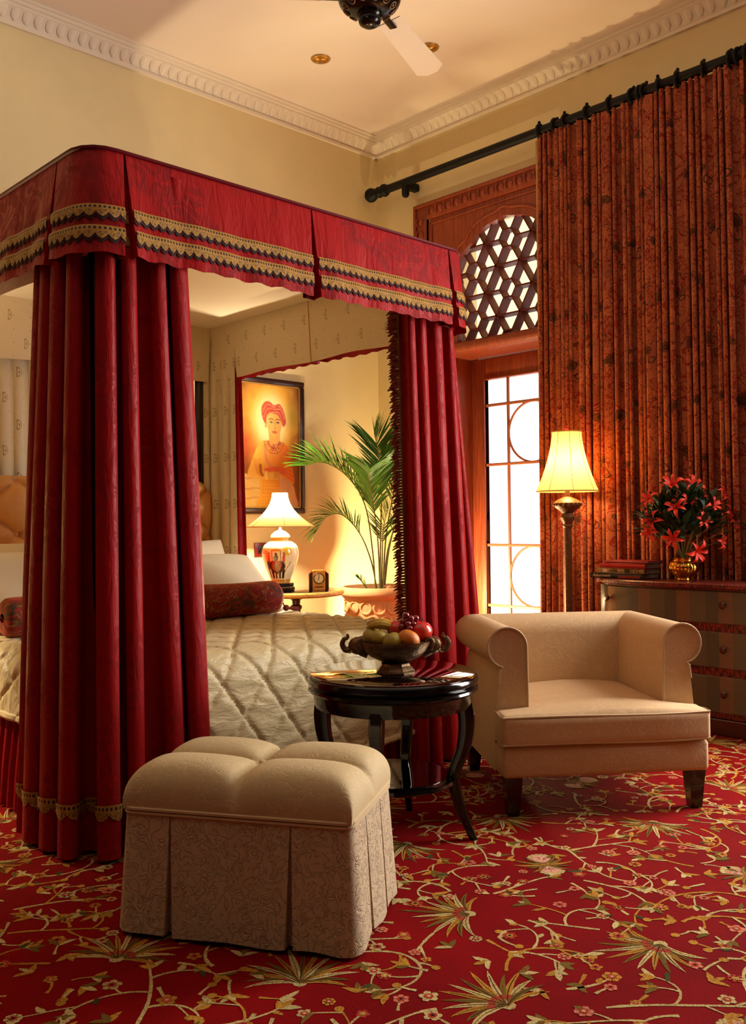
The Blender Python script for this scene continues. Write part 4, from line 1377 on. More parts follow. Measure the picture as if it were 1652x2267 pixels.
# ---------------------------------------------------------------- round lamp table (black lacquer)
tc = (2.41, 2.42)
tb = thing('round_table', 'round black lacquer table with glass top between bed and armchair', 'table', (*tc, 0))
m = MB(); m.lathe([(0.0, 0.598), (0.302, 0.598), (0.304, 0.5965), (0.304, 0.593)], 64); m.build('glass_top', M['table_glass'], tb)
m = MB(); m.lathe([(0.284, 0.590), (0.290, 0.5925), (0.304, 0.5925), (0.310, 0.588), (0.313, 0.578), (0.313, 0.567), (0.304, 0.560), (0.300, 0.554), (0.311, 0.549), (0.314, 0.541), (0.306, 0.533), (0.294, 0.528), (0.292, 0.495), (0.286, 0.480), (0.27, 0.478), (0.0, 0.478)], 72, cap=False); m.build('table_rim', M['lacquer'], tb)
for k in range(4):
    a = math.radians(-57 + 90 * k)
    def rad(r, z): return (r * math.cos(a), r * math.sin(a), z)
    cl = spline([rad(0.262, 0.50), rad(0.272, 0.43), rad(0.262, 0.34), rad(0.228, 0.25), rad(0.222, 0.20), rad(0.25, 0.10), rad(0.292, 0.0)], 6)
    ws = [0.030, 0.029, 0.026, 0.024, 0.022, 0.017, 0.014]
    wl = np.interp(np.linspace(0, 6, len(cl)), range(7), ws)
    tx, ty = -math.sin(a), math.cos(a); A = []
    for p, w in zip(cl, wl):
        A.append([(p[0] + sx * w * tx * 0.8 + sy * w * math.cos(a), p[1] + sx * w * ty * 0.8 + sy * w * math.sin(a), p[2]) for sx, sy in ((-1, -0.7), (-0.7, -1), (0.7, -1), (1, -0.7), (1, 0.7), (0.7, 1), (-0.7, 1), (-1, 0.7))])
    m = MB(); o = m.grid(A, closev=True); n = len(cl); m.f.append(tuple(range(o, o + 8))); m.f.append(tuple(o + (n - 1) * 8 + i for i in range(8))[::-1])
    m.build('leg', M['lacquer'], tb, angle=50)
m = MB(); m.lathe([(0.0, 0.222), (0.215, 0.222), (0.228, 0.217), (0.230, 0.205), (0.220, 0.198), (0.0, 0.198)], 56, cap=False); m.build('lower_shelf', M['lacquer'], tb)
m = MB(); m.lathe([(0.0, 0.2245), (0.2, 0.2245), (0.2, 0.2225)], 48); m.build('shelf_glass', M['table_glass'], tb)

# ---------------------------------------------------------------- chest of drawers (bow front)
DC = 2.30; DHW = 0.84
dr = thing('chest_of_drawers', 'bow-fronted striped painted chest of drawers with dark mottled bands behind the armchair', 'chest', (5.0, DC, 0))
def front_x(y, o=0.0):
    t = min(1.0, abs(y) / (DHW + o))
    return -(0.29 + o) * (1 - t ** 5.0) ** 0.55 if t < 1 else 0.0
ys_ = np.concatenate([-np.cos(np.linspace(0, PI, 61)) * 1.0])
def bow(z0, z1, o, name, mat_, parent, top=False, bottom=False, back=0.02):
    Y = ys_ * (DHW + o); A = []; UV = []
    d = np.array([[front_x(y, o), y] for y in Y]); al = np.concatenate([[0], np.cumsum(np.hypot(*np.diff(d, axis=0).T))])
    mb = MB(); rows = []; uvs = []
    zs2 = [z0, z0 + 0.004, z1 - 0.004, z1]
    ins = [0.004, 0, 0, 0.004]
    for z, i_ in zip(zs2, ins):
        rows.append([(front_x(y, o) + i_, y, z) for y in Y]); uvs.append([(al[k], z) for k in range(len(Y))])
    mb.grid(np.array(rows), uv=np.array(uvs))
    if top or True:
        for z in (z0, z1):
            o_ = mb.verts([(front_x(y, o) + 0.004, y, z) for y in Y] + [(back, -(DHW + o), z), (back, DHW + o, z)])
            for k in range(len(Y) + 2): mb.uv[o_ + k] = (mb.v[o_ + k][1], 0.02 * 0 + mb.v[o_ + k][0])
            n = len(Y); mb.f.append(tuple(range(o_, o_ + n)) + (o_ + n + 1, o_ + n))
    return mb.build(name, mat_, parent, angle=40)
bow(0.775, 0.800, 0.022, 'top', M['chest_band'], dr)
bow(0.085, 0.775, -0.012, 'carcass', M['chest_band'], dr)
bow(0.0, 0.085, 0.008, 'plinth', M['dresser_dark'], dr)
kn = MB(); kn.lathe([(0.004, 0.0), (0.006, 0.008), (0.016, 0.014), (0.019, 0.022), (0.012, 0.030), (0.0, 0.032)], 12)
kn.xf(Matrix.Rotation(-PI / 2, 4, 'Y')); k0 = None
for z0, z1, zk in ((0.590, 0.762, 0.690), (0.355, 0.545, 0.455), (0.118, 0.310, 0.220)):
    dw_ = bow(z0, z1, 0.0, 'drawer', M['chest_stripes'], dr)
    for yk in (-0.67, -0.05, 0.67):
        if k0 is None: k0 = kn.build('knob', M['dresser_dark'], dw_); c = k0
        else: c = clone(k0, dw_)
        y = yk; x = front_x(y); g = (front_x(y + 0.01) - front_x(y - 0.01)) / 0.02
        c.location = (x, y, zk); c.rotation_euler = (0, 0, math.atan2(-g, 1.0) * -1 * -1)
# ---------------------------------------------------------------- window curtain and rod
RZ = 3.742; RXX = 5.07
rod = thing('curtain_rod', 'black curtain rod with ball finial above the garden door', 'curtain rod', (RXX, 5.2, RZ))
m = MB(); m.tube([(0, 0.0, 0), (0, -3.4, 0)], 0.031, 14); m.build('rod', M['black_iron'], rod)
m = MB()
pr = [(0.0, 0.125), (0.03, 0.120), (0.052, 0.095), (0.056, 0.07), (0.048, 0.045), (0.026, 0.022), (0.022, 0.012), (0.040, 0.0), (0.044, -0.018), (0.032, -0.035), (0.030, -0.045), (0.044, -0.055), (0.050, -0.075), (0.044, -0.095), (0.031, -0.105)]
m.lathe(pr, 18, cap=False); m.xf(Matrix.Rotation(-PI / 2, 4, 'X')); m.build('finial', M['black_iron'], rod)
m = MB(); m.rbox(-0.02, 0.13, -0.335, -0.275, -0.05, 0.012, 0.015); m.tube([(0.0, -0.305, 0.0), (0.0, -0.305, -0.085)], [0.032, 0.030], 12); m.sphere((0, -0.305, -0.088), 0.030, 8, 12); m.build('bracket', M['black_iron'], rod)
rgm = MB(); rgm.tube([(0.046 * math.cos(t), 0, 0.046 * math.sin(t)) for t in np.linspace(0, 2 * PI, 21)[:-1]], 0.010, 7, closed=True)
rgm.sphere((0.0, 0, 0.060), 0.011, 6, 8)
r0 = None; rgc = random.Random(3); y = -1.56
while y > -3.3:
    if r0 is None: r0 = rgm.build('curtain_ring', M['black_iron'], rod); c = r0
    else: c = clone(r0, rod)
    c.location = (0, y, -0.006); c.rotation_euler = (0, rgc.uniform(-0.4, 0.4), rgc.uniform(-0.25, 0.25)); y -= rgc.choice((0.035, 0.05, 0.12, 0.16, 0.09))
cur = thing('window_curtain', 'floor-length rust paisley curtain drawn beside the garden door', 'curtain', (RXX, 3.64, 0))
A, UV = drape([(5.065, 3.645), (5.065, 1.75)], [(5.075, 3.665), (5.075, 1.70)], RZ - 0.035, 0.015, 38, 0.024, 0.034, seed=14, nz=50, per=14, omega=0.35, warp=0.75, gather=0.007)
T = Matrix.Translation((-RXX, -3.64, 0))
m = MB(); m.grid(A, uv=UV); m.xf(T); m.build('curtain_panel', M['paisley_cloth'], cur, angle=180)
zz_ = np.linspace(RZ - 0.04, 0.02, 12)
m = MB(); m.grid([[(5.125 - 0.03 * (k == 0), yy_, z_) for k, yy_ in enumerate((3.70, 3.66, 3.2, 2.6, 1.72))] for z_ in zz_]); m.xf(T); m.build('lining', M['curtain_lining'], cur, angle=180)

# ---------------------------------------------------------------- lamps
def bell(r0, r1, z0, z1, k, nseg, n=14, scallop=0.0):
    """lamp shade: flared bell of flat gores"""
    A = []; N = nseg * 8
    for i in range(n):
        t = i / (n - 1); r = r0 + (r1 - r0) * ((1 - t) ** k)
        row = []
        for q in range(N):
            a = 2 * PI * q / N; g = (q % 8) / 8.0 - 0.5
            rr_ = r * (1 - 0.030 * (0.25 - g * g) * 4 * 0.55)
            row.append((rr_ * math.cos(a), rr_ * math.sin(a), z0 + (z1 - z0) * t + scallop * math.cos(nseg * a) * (1 - t)))
        A.append(row)
    return A
# floor lamp
fl = thing('floor_lamp', 'lit floor lamp with cream bell shade beside the paisley curtain', 'floor lamp', (4.80, 3.28, 0))
m = MB(); m.lathe([(0.0, 0.0), (0.15, 0.0), (0.155, 0.02), (0.14, 0.035), (0.06, 0.05), (0.035, 0.09), (0.028, 0.14)], 32); m.build('base', M['gold_lamp'], fl)
m = MB(); m.lathe([(0.026, 0.13), (0.024, 0.7), (0.023, 1.10), (0.030, 1.106), (0.032, 1.115), (0.026, 1.122), (0.030, 1.135), (0.040, 1.150), (0.045, 1.165), (0.036, 1.18), (0.032, 1.19)], 20); m.build('pole', M['gold_lamp'], fl)
m = MB(); m.lathe([(0.030, 1.188), (0.048, 1.205), (0.072, 1.222), (0.084, 1.240), (0.085, 1.254), (0.070, 1.268), (0.040, 1.282), (0.018, 1.292), (0.014, 1.330), (0.012, 1.36)], 28); m.build('font', M['gold_lamp'], fl)
bm_ = MB(); bm_.sphere((0, 0, 0), 0.009, 6, 8, (0.6, 1, 1.3)); bd0 = None
for k in range(18):
    a = 2 * PI * k / 18
    if bd0 is None: bd0 = bm_.build('font_bead', M['gold_lamp'], fl); c = bd0
    else: c = clone(bd0, fl)
    c.location = (0.0855 * math.cos(a), 0.0855 * math.sin(a), 1.245); c.rotation_euler = (0, 0, a)
m = MB(); o = m.grid(bell(0.090, 0.190, 1.325, 1.690, 1.6, 8), closev=True); 
m.build('shade', M['shade_floor'], fl, angle=14); shade_n = 8
for k in range(8):
    a = 2 * PI * k / 8 + 0.0
    m = MB(); m.tube([((0.0905 + 0.10 * (1 - t) ** 1.6) * math.cos(a), (0.0905 + 0.10 * (1 - t) ** 1.6) * math.sin(a), 1.325 + 0.365 * t) for t in np.linspace(0, 1, 10)], 0.0018, 5); m.build('shade_rib', M['shade_rib'], fl)
m = MB()
for r, z in ((0.1885, 1.325), (0.091, 1.69)): m.tube([(r * math.cos(t), r * math.sin(t), z) for t in np.linspace(0, 2 * PI, 41)[:-1]], 0.004, 6, closed=True)
m.build('shade_trim', M['shade_rib'], fl)
m = MB(); m.lathe([(0.006, 1.36), (0.004, 1.69), (0.010, 1.70), (0.012, 1.712), (0.004, 1.722), (0.008, 1.73), (0.0, 1.74)], 10); m.build('finial', M['book_red'], fl)
point_light('floor_lamp_bulb', (4.80, 3.28, 1.48), 20, WARM, 0.05)

# bedside tables with lamps (the left pair stands out of the picture beyond the bed)
def bedside(x, y, lab_t, lab_l, lx, ly, power):
    t = thing('bedside_table', lab_t, 'table', (x, y, 0), group='bedside tables')
    m = MB(); m.lathe([(0.0, 0.700), (0.30, 0.700), (0.306, 0.6985)], 56); m.build('glass_top', M['table_glass'], t)
    m = MB(); m.lathe([(0.0, 0.66), (0.28, 0.66), (0.312, 0.664), (0.324, 0.675), (0.324, 0.688), (0.316, 0.697), (0.300, 0.6985)], 64, cap=False); m.build('gilt_rim', M['table_rim'], t)
    m = MB(); m.lathe([(0.028, 0.66), (0.05, 0.655), (0.05, 0.64), (0.030, 0.63), (0.026, 0.60), (0.040, 0.59), (0.040, 0.575), (0.030, 0.56), (0.042, 0.45), (0.050, 0.30), (0.036, 0.18), (0.05, 0.16), (0.05, 0.13), (0.03, 0.12)], 20); m.build('pedestal', M['table_turned'], t)
    for k in range(3):
        a = 2 * PI * k / 3 + 0.5
        m = MB(); m.tube([(math.cos(a) * r, math.sin(a) * r, z) for r, z in ((0.02, 0.15), (0.10, 0.12), (0.19, 0.05), (0.25, 0.016))], [0.022, 0.020, 0.017, 0.016], 8); m.build('foot', M['table_turned'], t)
    l = thing('table_lamp', lab_l, 'lamp', (lx, ly, 0.700), group='bedside lamps')
    m = MB()
    m.lathe([(0.088, 0.0), (0.094, 0.006), (0.094, 0.022), (0.084, 0.032), (0.088, 0.040), (0.086, 0.052), (0.0, 0.052)], 8); m.build('plinth', M['lamp_base_black'], l, smooth=False)
    # painted ginger jar
    prof = spline([(0.064, 0.052), (0.066, 0.068), (0.078, 0.100), (0.104, 0.165), (0.120, 0.225), (0.122, 0.262), (0.108, 0.300), (0.075, 0.325), (0.056, 0.333), (0.054, 0.352)], 9)
    n = 132; NZ = len(prof); A = np.zeros((NZ, n + 1, 3)); C = np.zeros((NZ, n + 1, 3))
    ang0 = math.atan2(-ly, -lx) - 0.22
    for i, (r, z) in enumerate(prof):
        for k in range(n + 1):
            a = 2 * PI * k / n; A[i, k] = (r * math.cos(a), r * math.sin(a), z)
    a_g = np.arange(n + 1) * 2 * PI / n
    d = (a_g - ang0 + PI) % (2 * PI) - PI
    Xs = d[None, :] * 0.115 * np.ones((NZ, 1)); Zs = np.array([p[1] for p in prof])[:, None] * np.ones((1, n + 1))
    col = np.ones((NZ, n + 1, 3)) * np.array(lin(244, 228, 184))
    def put(mask, c): col[mask] = lin(c)
    def ell(cx, cz, rx, rz): return ((Xs - cx) / rx) ** 2 + ((Zs - cz) / rz) ** 2 < 1
    def rect(x0, x1, z0, z1): return (Xs > x0) & (Xs < x1) & (Zs > z0) & (Zs < z1)
    put(Zs < 0.078, (216, 150, 62)); put((Zs > 0.336), (222, 180, 70))
    put(ell(0.07, 0.265, 0.03, 0.03), (232, 190, 70)); put(rect(-0.085, -0.06, 0.20, 0.27), (226, 168, 70))
    put((np.abs((Xs - 0.045) - (Zs - 0.10) * 0.55) < 0.003) & (Zs > 0.09) & (Zs < 0.2) & (Xs > 0.04), (96, 80, 56))
    put(ell(0.0, 0.165, 0.060, 0.046), (62, 34, 30)); put(ell(-0.055, 0.175, 0.026, 0.030), (58, 30, 26))
    put(rect(-0.082, -0.066, 0.085, 0.170), (58, 30, 26))
    for x0 in (-0.052, -0.022, 0.012, 0.040): put(rect(x0, x0 + 0.018, 0.085, 0.15), (48, 26, 24))
    put(ell(-0.004, 0.170, 0.036, 0.040), (168, 62, 42)); put(ell(-0.004, 0.160, 0.026, 0.026), (150, 112, 66))
    put(rect(-0.030, 0.024, 0.205, 0.262), (242, 224, 172)); put(rect(-0.034, -0.028, 0.195, 0.268), (150, 74, 36)); put(rect(0.022, 0.028, 0.195, 0.268), (150, 74, 36))
    put(ell(-0.003, 0.268, 0.034, 0.014) & (Zs > 0.264), (222, 150, 46))
    put(ell(-0.003, 0.222, 0.016, 0.020), (92, 92, 58)); put(ell(-0.003, 0.247, 0.008, 0.010), (96, 62, 40))
    for x0 in (-0.052, 0.046): put(ell(x0, 0.218, 0.011, 0.026), (200, 84, 48)); put(ell(x0, 0.250, 0.007, 0.009), (170, 96, 56))
    mb = MB(); mb.grid(A, col=col, flip=True); mb.build('jar', M['painted_porcelain'], l, angle=180)
    m = MB(); m.lathe([(0.056, 0.350), (0.066, 0.356), (0.060, 0.372), (0.035, 0.392), (0.012, 0.402), (0.008, 0.41), (0.0065, 0.45)], 24); m.build('cap', M['clock_dial'], l)
    m = MB(); m.lathe([(0.004, 0.44), (0.003, 0.655), (0.0, 0.656)], 8); m.build('stem', M['brass'], l)
    m = MB(); m.grid(bell(0.052, 0.232, 0.425, 0.648, 2.1, 6, 16), closev=True); m.build('shade', M['shade_table'], l, angle=14)
    for k in range(6):
        a = 2 * PI * k / 6
        m = MB(); m.tube([((0.0525 + 0.180 * (1 - q) ** 2.1) * math.cos(a), (0.0525 + 0.180 * (1 - q) ** 2.1) * math.sin(a), 0.425 + 0.223 * q) for q in np.linspace(0, 1, 12)], 0.0015, 5); m.build('shade_rib', M['shade_rib'], l)
    m = MB(); m.tube([(0.231 * math.cos(q), 0.231 * math.sin(q), 0.425) for q in np.linspace(0, 2 * PI, 49)[:-1]], 0.003, 6, closed=True); m.build('shade_trim', M['shade_rib'], l)
    point_light('table_lamp_bulb', (lx, ly, 0.700 + 0.585), power, (1.0, 0.79, 0.50), 0.04)
bedside(3.93, 4.86, 'round gilt-rimmed bedside table holding the painted lamp and clock', 'lit table lamp with painted elephant jar base in front of the portrait', 3.80, 4.86, 125)
bedside(0.95, 4.86, 'round gilt-rimmed bedside table beyond the far side of the bed', 'lit table lamp beyond the far side of the bed', 1.00, 4.75, 160)

# ---------------------------------------------------------------- clock, switch, portrait
ck = thing('table_clock', 'small wooden desk clock with round dial on the bedside table', 'clock', (4.01, 4.72, 0.7015), math.radians(-33))
m = MB(); m.prism([(-0.042, 0.0), (0.042, 0.0), (0.042, 0.122), (0.034, 0.130), (-0.034, 0.130), (-0.042, 0.122)], -0.022, 0.022, 1); m.build('case', M['clock_wood'], ck, smooth=False)
for sx in (-1, 1):
    m = MB(); m.prism([(sx * 0.042, 0), (sx * 0.066, 0), (sx * 0.066, 0.105), (sx * 0.042, 0.125)], -0.020, 0.020, 1); m.build('side_block', M['clock_dark'], ck, smooth=False)
m = MB(); m.lathe([(0.0, 0.0), (0.033, 0.0), (0.033, 0.003), (0.0, 0.003)], 32); m.xf(Matrix.Translation((0, -0.022, 0.076)) @ Matrix.Rotation(PI / 2, 4, 'X')); dial = m.build('dial', M['clock_dial'], ck)
m = MB(); m.tube([(0.034 * math.cos(t), -0.025, 0.076 + 0.034 * math.sin(t)) for t in np.linspace(0, 2 * PI, 33)[:-1]], 0.003, 6, closed=True); m.build('bezel', M['clock_dark'], ck)
for a, l in ((0.1, 0.024), (3.7, 0.015)):
    m = MB(); m.tube([(0, -0.027, 0.076), (math.sin(a) * l, -0.027, 0.076 + math.cos(a) * l)], 0.0014, 5); m.build('hand', M['ink'], dial)
for k in range(12):
    a = PI / 6 * k; m = MB(); m.tube([(math.sin(a) * 0.025, -0.0258, 0.076 + math.cos(a) * 0.025), (math.sin(a) * 0.029, -0.0258, 0.076 + math.cos(a) * 0.029)], 0.0010, 4); m.build('hour_mark', M['ink'], dial)
m = MB(); m.box(-0.030, 0.030, -0.0235, -0.022, 0.016, 0.022); m.build('inlay', M['clock_dark'], ck)

sw = thing('switch_panel', 'dark red switch panel on the wall behind the jar lamp', 'switch', (4.03, HY, 0.96))
m = MB(); m.rbox(-0.085, 0.085, -0.012, 0.0, -0.05, 0.05, 0.004); m.build('plate', M['switch_plate'], sw)
m = MB(); m.rbox(-0.055, 0.055, -0.016, -0.010, -0.03, 0.03, 0.003); m.build('insert', M['switch_black'], sw)
for x in (-0.032, 0.0, 0.032):
    m = MB(); m.rbox(x - 0.011, x + 0.011, -0.022, -0.014, -0.018, 0.018, 0.003); m.build('rocker', M['white_metal'] if x == 0 else M['switch_black'], sw)

# portrait
PX0, PX1, PZ0, PZ1 = 3.775, 4.40, 1.215, 2.195
pt_ = thing('portrait_painting', 'framed portrait of a turbaned figure in orange robes above the bedside lamp', 'painting', ((PX0 + PX1) / 2, HY, (PZ0 + PZ1) / 2))
hw_, hh_ = (PX1 - PX0) / 2, (PZ1 - PZ0) / 2
fw = 0.042
for x0, x1, z0, z1, nm in ((-hw_, hw_, hh_ - fw, hh_, 0), (-hw_, hw_, -hh_, -hh_ + fw, 0), (-hw_, -hw_ + fw, -hh_ + fw, hh_ - fw, 1), (hw_ - fw, hw_, -hh_ + fw, hh_ - fw, 1)):
    m = MB(); m.rbox(x0, x1, -0.032, 0.0, z0, z1, 0.008, 2); m.build('frame_side', M['painting_frame'], pt_)
m = MB()
for x0, x1, z0, z1 in ((-hw_ + fw, hw_ - fw, hh_ - fw - 0.008, hh_ - fw), (-hw_ + fw, hw_ - fw, -hh_ + fw, -hh_ + fw + 0.008), (-hw_ + fw, -hw_ + fw + 0.008, -hh_ + fw, hh_ - fw), (hw_ - fw - 0.008, hw_ - fw, -hh_ + fw, hh_ - fw)):
    m.box(x0, x1, -0.026, -0.010, z0, z1)
m.build('gilt_slip', M['gilt'], pt_)
nx, ny = 150, 236
uu, vv = np.meshgrid(np.linspace(0, 1, nx), np.linspace(0, 1, ny))      # v downwards
asp = (PX1 - PX0 - 2 * fw) / (PZ1 - PZ0 - 2 * fw)
C = np.zeros((ny, nx, 3))
rs = np.random.RandomState(2)
def blur(a, k):
    for _ in range(k):
        a = (a + np.roll(a, 1, 0) + np.roll(a, -1, 0) + np.roll(a, 1, 1) + np.roll(a, -1, 1)) / 5
    return a
nz_ = blur(rs.rand(ny, nx), 60); nz_ = (nz_ - nz_.min()) / (nz_.max() - nz_.min())
d = np.hypot((uu - 0.52) * asp * 1.35, vv - 0.30)
def lerp(a, b, t): return np.array(a)[None, None, :] * (1 - t[..., None]) + np.array(b)[None, None, :] * t[..., None]
def sst(x, a, b):
    t = np.clip((x - a) / (b - a), 0, 1); return t * t * (3 - 2 * t)
C = lerp((255, 244, 178), (236, 176, 62), sst(d, 0.13, 0.32))
C = C * (1 - sst(d + nz_ * 0.12, 0.30, 0.62)[..., None]) + np.array((128, 74, 30)) * sst(d + nz_ * 0.12, 0.30, 0.62)[..., None]
rd = np.exp(-(((uu - 0.05) / 0.22) ** 2 + ((vv - 0.50) / 0.16) ** 2)); C = C * (1 - 0.6 * rd[..., None]) + np.array((158, 44, 28)) * 0.6 * rd[..., None]
gn = np.exp(-(((uu - 0.9) / 0.12) ** 2 + ((vv - 0.24) / 0.12) ** 2)); C = C * (1 - 0.5 * gn[..., None]) + np.array((108, 112, 46)) * 0.5 * gn[..., None]
def inpoly(pts):
    mk = np.zeros(uu.shape, bool); n = len(pts)
    for i in range(n):
        x0, y0 = pts[i]; x1, y1 = pts[(i + 1) % n]
        if y0 == y1: continue
        cond = ((y0 > vv) != (y1 > vv)) & (uu < (x1 - x0) * (vv - y0) / (y1 - y0) + x0); mk ^= cond
    return mk
def fill(pts, c, c2=None, dirv=(1, 0), sm=2):
    mk = blur(inpoly(spline(pts, 6, True)).astype(float), sm)
    col = np.array(c, float)
    if c2 is not None:
        t = sst(uu * dirv[0] + vv * dirv[1], 0.25, 0.85); col = lerp(c, c2, t)
    else: col = col[None, None, :]
    global C
    C = C * (1 - mk[..., None]) + col * mk[..., None]
    return mk
def el(cx, cy, rx, ry, c, al=1.0, sm=1):
    global C
    mk = blur((((uu - cx) / rx) ** 2 + ((vv - cy) / ry) ** 2 < 1).astype(float), sm)[..., None] * al
    C = C * (1 - mk) + np.array(c, float) * mk
def line(pts, w, c, al=1.0):
    global C
    mk = np.zeros(uu.shape)
    P = spline(pts, 8)
    for (x, y) in P: mk = np.maximum(mk, np.clip(1.6 - np.hypot((uu - x) * asp, vv - y) / w, 0, 1))
    C = C * (1 - mk[..., None] * al) + np.array(c, float) * mk[..., None] * al
# table with folded cloth
fill([(0.0, 0.735), (0.34, 0.755), (0.345, 0.88), (0.33, 1.0), (0.0, 1.0), (0.0, 0.86)], (248, 228, 168), (240, 206, 120), (0, 1))
for v0 in (0.745, 0.83, 0.905): line([(0.0, v0), (0.12, v0 + 0.02), (0.22, v0 + 0.01), (0.34, v0 + 0.012)], 0.006, (214, 160, 96), 0.8)
# lower robe
fill([(0.36, 0.74), (0.66, 0.74), (0.80, 0.80), (0.90, 1.0), (0.30, 1.0), (0.33, 0.88)], (246, 186, 62), (238, 150, 44))
for k in range(9): line([(0.39 + k * 0.032, 0.78), (0.37 + k * 0.045, 0.98)], 0.004, (206, 112, 34), 0.7)
# torso and sleeves
fill([(0.42, 0.455), (0.34, 0.475), (0.26, 0.54), (0.17, 0.66), (0.13, 0.72), (0.16, 0.755), (0.30, 0.765), (0.45, 0.765), (0.66, 0.76), (0.88, 0.80), (0.91, 0.77), (0.87, 0.62), (0.80, 0.50), (0.70, 0.465), (0.60, 0.45)], (248, 196, 84), (232, 124, 40))
for k in range(8): line([(0.21 + 0.010 * k, 0.60 + k * 0.017), (0.27 + 0.006 * k, 0.615 + k * 0.017), (0.33, 0.61 + k * 0.018)], 0.0045, (222, 138, 50), 0.6)
for k in range(7): line([(0.79, 0.56 + 0.03 * k), (0.85, 0.575 + 0.03 * k), (0.89, 0.565 + 0.035 * k)], 0.0045, (204, 92, 34), 0.6)
for k in range(7): line([(0.50 + k * 0.035, 0.56), (0.50 + k * 0.034, 0.66)], 0.0035, (214, 132, 46), 0.7)
line([(0.34, 0.66), (0.345, 0.71), (0.37, 0.735)], 0.012, (138, 74, 34), 0.9)
# crossing sash, waist cloth
line([(0.42, 0.50), (0.44, 0.60), (0.52, 0.665), (0.64, 0.69)], 0.014, (224, 142, 112), 0.8)
fill([(0.40, 0.685), (0.52, 0.668), (0.66, 0.66), (0.77, 0.68), (0.76, 0.73), (0.62, 0.715), (0.44, 0.712)], (222, 104, 66))
fill([(0.66, 0.74), (0.74, 0.745), (0.88, 0.80), (0.94, 0.90), (0.98, 1.0), (0.72, 1.0), (0.67, 0.86)], (238, 198, 160), (226, 170, 128))
for k in range(5): line([(0.70 + 0.02 * k, 0.76), (0.72 + 0.045 * k, 0.87), (0.74 + 0.055 * k, 0.98)], 0.004, (206, 140, 96), 0.6)
# hands
fill([(0.44, 0.715), (0.56, 0.705), (0.66, 0.71), (0.67, 0.745), (0.58, 0.765), (0.45, 0.755)], (238, 182, 84))
for k in range(4): line([(0.57, 0.715 + k * 0.012), (0.655, 0.713 + k * 0.012)], 0.003, (190, 118, 52), 0.8)
line([(0.435, 0.71), (0.43, 0.735), (0.44, 0.76)], 0.010, (250, 226, 150)); line([(0.60, 0.70), (0.63, 0.675)], 0.006, (196, 110, 50))
# neck, face
fill([(0.49, 0.36), (0.66, 0.36), (0.665, 0.44), (0.68, 0.475), (0.56, 0.49), (0.46, 0.475), (0.49, 0.44)], (226, 174, 92))
fill([(0.455, 0.25), (0.47, 0.22), (0.57, 0.205), (0.68, 0.22), (0.705, 0.26), (0.70, 0.33), (0.66, 0.395), (0.60, 0.425), (0.545, 0.42), (0.48, 0.38), (0.455, 0.32)], (244, 206, 122), (226, 166, 84))
el(0.435, 0.325, 0.018, 0.028, (224, 170, 92)); el(0.50, 0.35, 0.03, 0.025, (240, 176, 106), 0.5, 3); el(0.66, 0.35, 0.03, 0.025, (232, 162, 96), 0.5, 3)
for ex in (0.525, 0.635):
    el(ex, 0.308, 0.026, 0.0095, (250, 236, 190)); el(ex + 0.002, 0.308, 0.010, 0.009, (60, 36, 22)); line([(ex - 0.028, 0.309), (ex, 0.299), (ex + 0.028, 0.308)], 0.0028, (78, 46, 26)); line([(ex - 0.035, 0.285), (ex, 0.276), (ex + 0.034, 0.284)], 0.0035, (110, 66, 34), 0.9)
line([(0.585, 0.295), (0.592, 0.335), (0.600, 0.352), (0.575, 0.357)], 0.003, (190, 124, 62), 0.8)
line([(0.545, 0.383), (0.58, 0.378), (0.62, 0.384)], 0.004, (192, 82, 56)); line([(0.555, 0.388), (0.58, 0.392), (0.61, 0.388)], 0.004, (206, 100, 70))
# turban
fill([(0.40, 0.30), (0.365, 0.24), (0.37, 0.185), (0.42, 0.145), (0.50, 0.140), (0.58, 0.165), (0.66, 0.152), (0.72, 0.185), (0.76, 0.24), (0.775, 0.30), (0.73, 0.335), (0.69, 0.29), (0.64, 0.245), (0.54, 0.225), (0.46, 0.25), (0.44, 0.315)], (214, 92, 62), (196, 78, 62))
for a0, b0, c0_ in (((0.40, 0.27), (0.47, 0.20), (0.60, 0.20)), ((0.38, 0.23), (0.46, 0.165), (0.56, 0.18)), ((0.60, 0.20), (0.68, 0.20), (0.74, 0.28)), ((0.56, 0.22), (0.66, 0.23), (0.72, 0.31)), ((0.66, 0.17), (0.72, 0.22), (0.75, 0.27))):
    line([a0, b0, c0_], 0.0045, (240, 160, 118), 0.75); line([(p[0], p[1] + 0.012) for p in (a0, b0, c0_)], 0.003, (142, 40, 34), 0.6)
for k in range(26): el(0.39 + rs.rand() * 0.35, 0.16 + rs.rand() * 0.09, 0.008, 0.005, (244, 190, 140), 0.5)
# necklaces
for r, c, w in ((0.10, (150, 62, 60), 0.005), (0.13, (176, 84, 70), 0.005), (0.17, (140, 56, 34), 0.007)):
    for t in np.linspace(0.15, PI - 0.15, 15): el(0.57 + math.cos(t) * r * 0.95, 0.455 + math.sin(t) * r * 0.60, 0.010, 0.006, c)
for k in range(24): el(0.50 + rs.rand() * 0.15, 0.475 + rs.rand() * 0.055, 0.008, 0.005, ((168, 72, 92), (236, 196, 120), (120, 40, 40))[k % 3])
el(0.575, 0.555, 0.024, 0.016, (236, 176, 90)); el(0.575, 0.555, 0.010, 0.008, (150, 50, 40))
C = C * (0.97 + 0.06 * nz_[..., None])
Cl = np.clip(C, 0, 255) / 255.0; Cl = np.where(Cl <= 0.04045, Cl / 12.92, ((Cl + 0.055) / 1.055) ** 2.4)
G = np.zeros((ny, nx, 3)); G[..., 0] = -hw_ + fw + uu * 2 * (hw_ - fw); G[..., 1] = -0.012; G[..., 2] = hh_ - fw - vv * 2 * (hh_ - fw)
m = MB(); m.grid(G, col=Cl); m.build('canvas', M['painted_canvas'], pt_, angle=180)
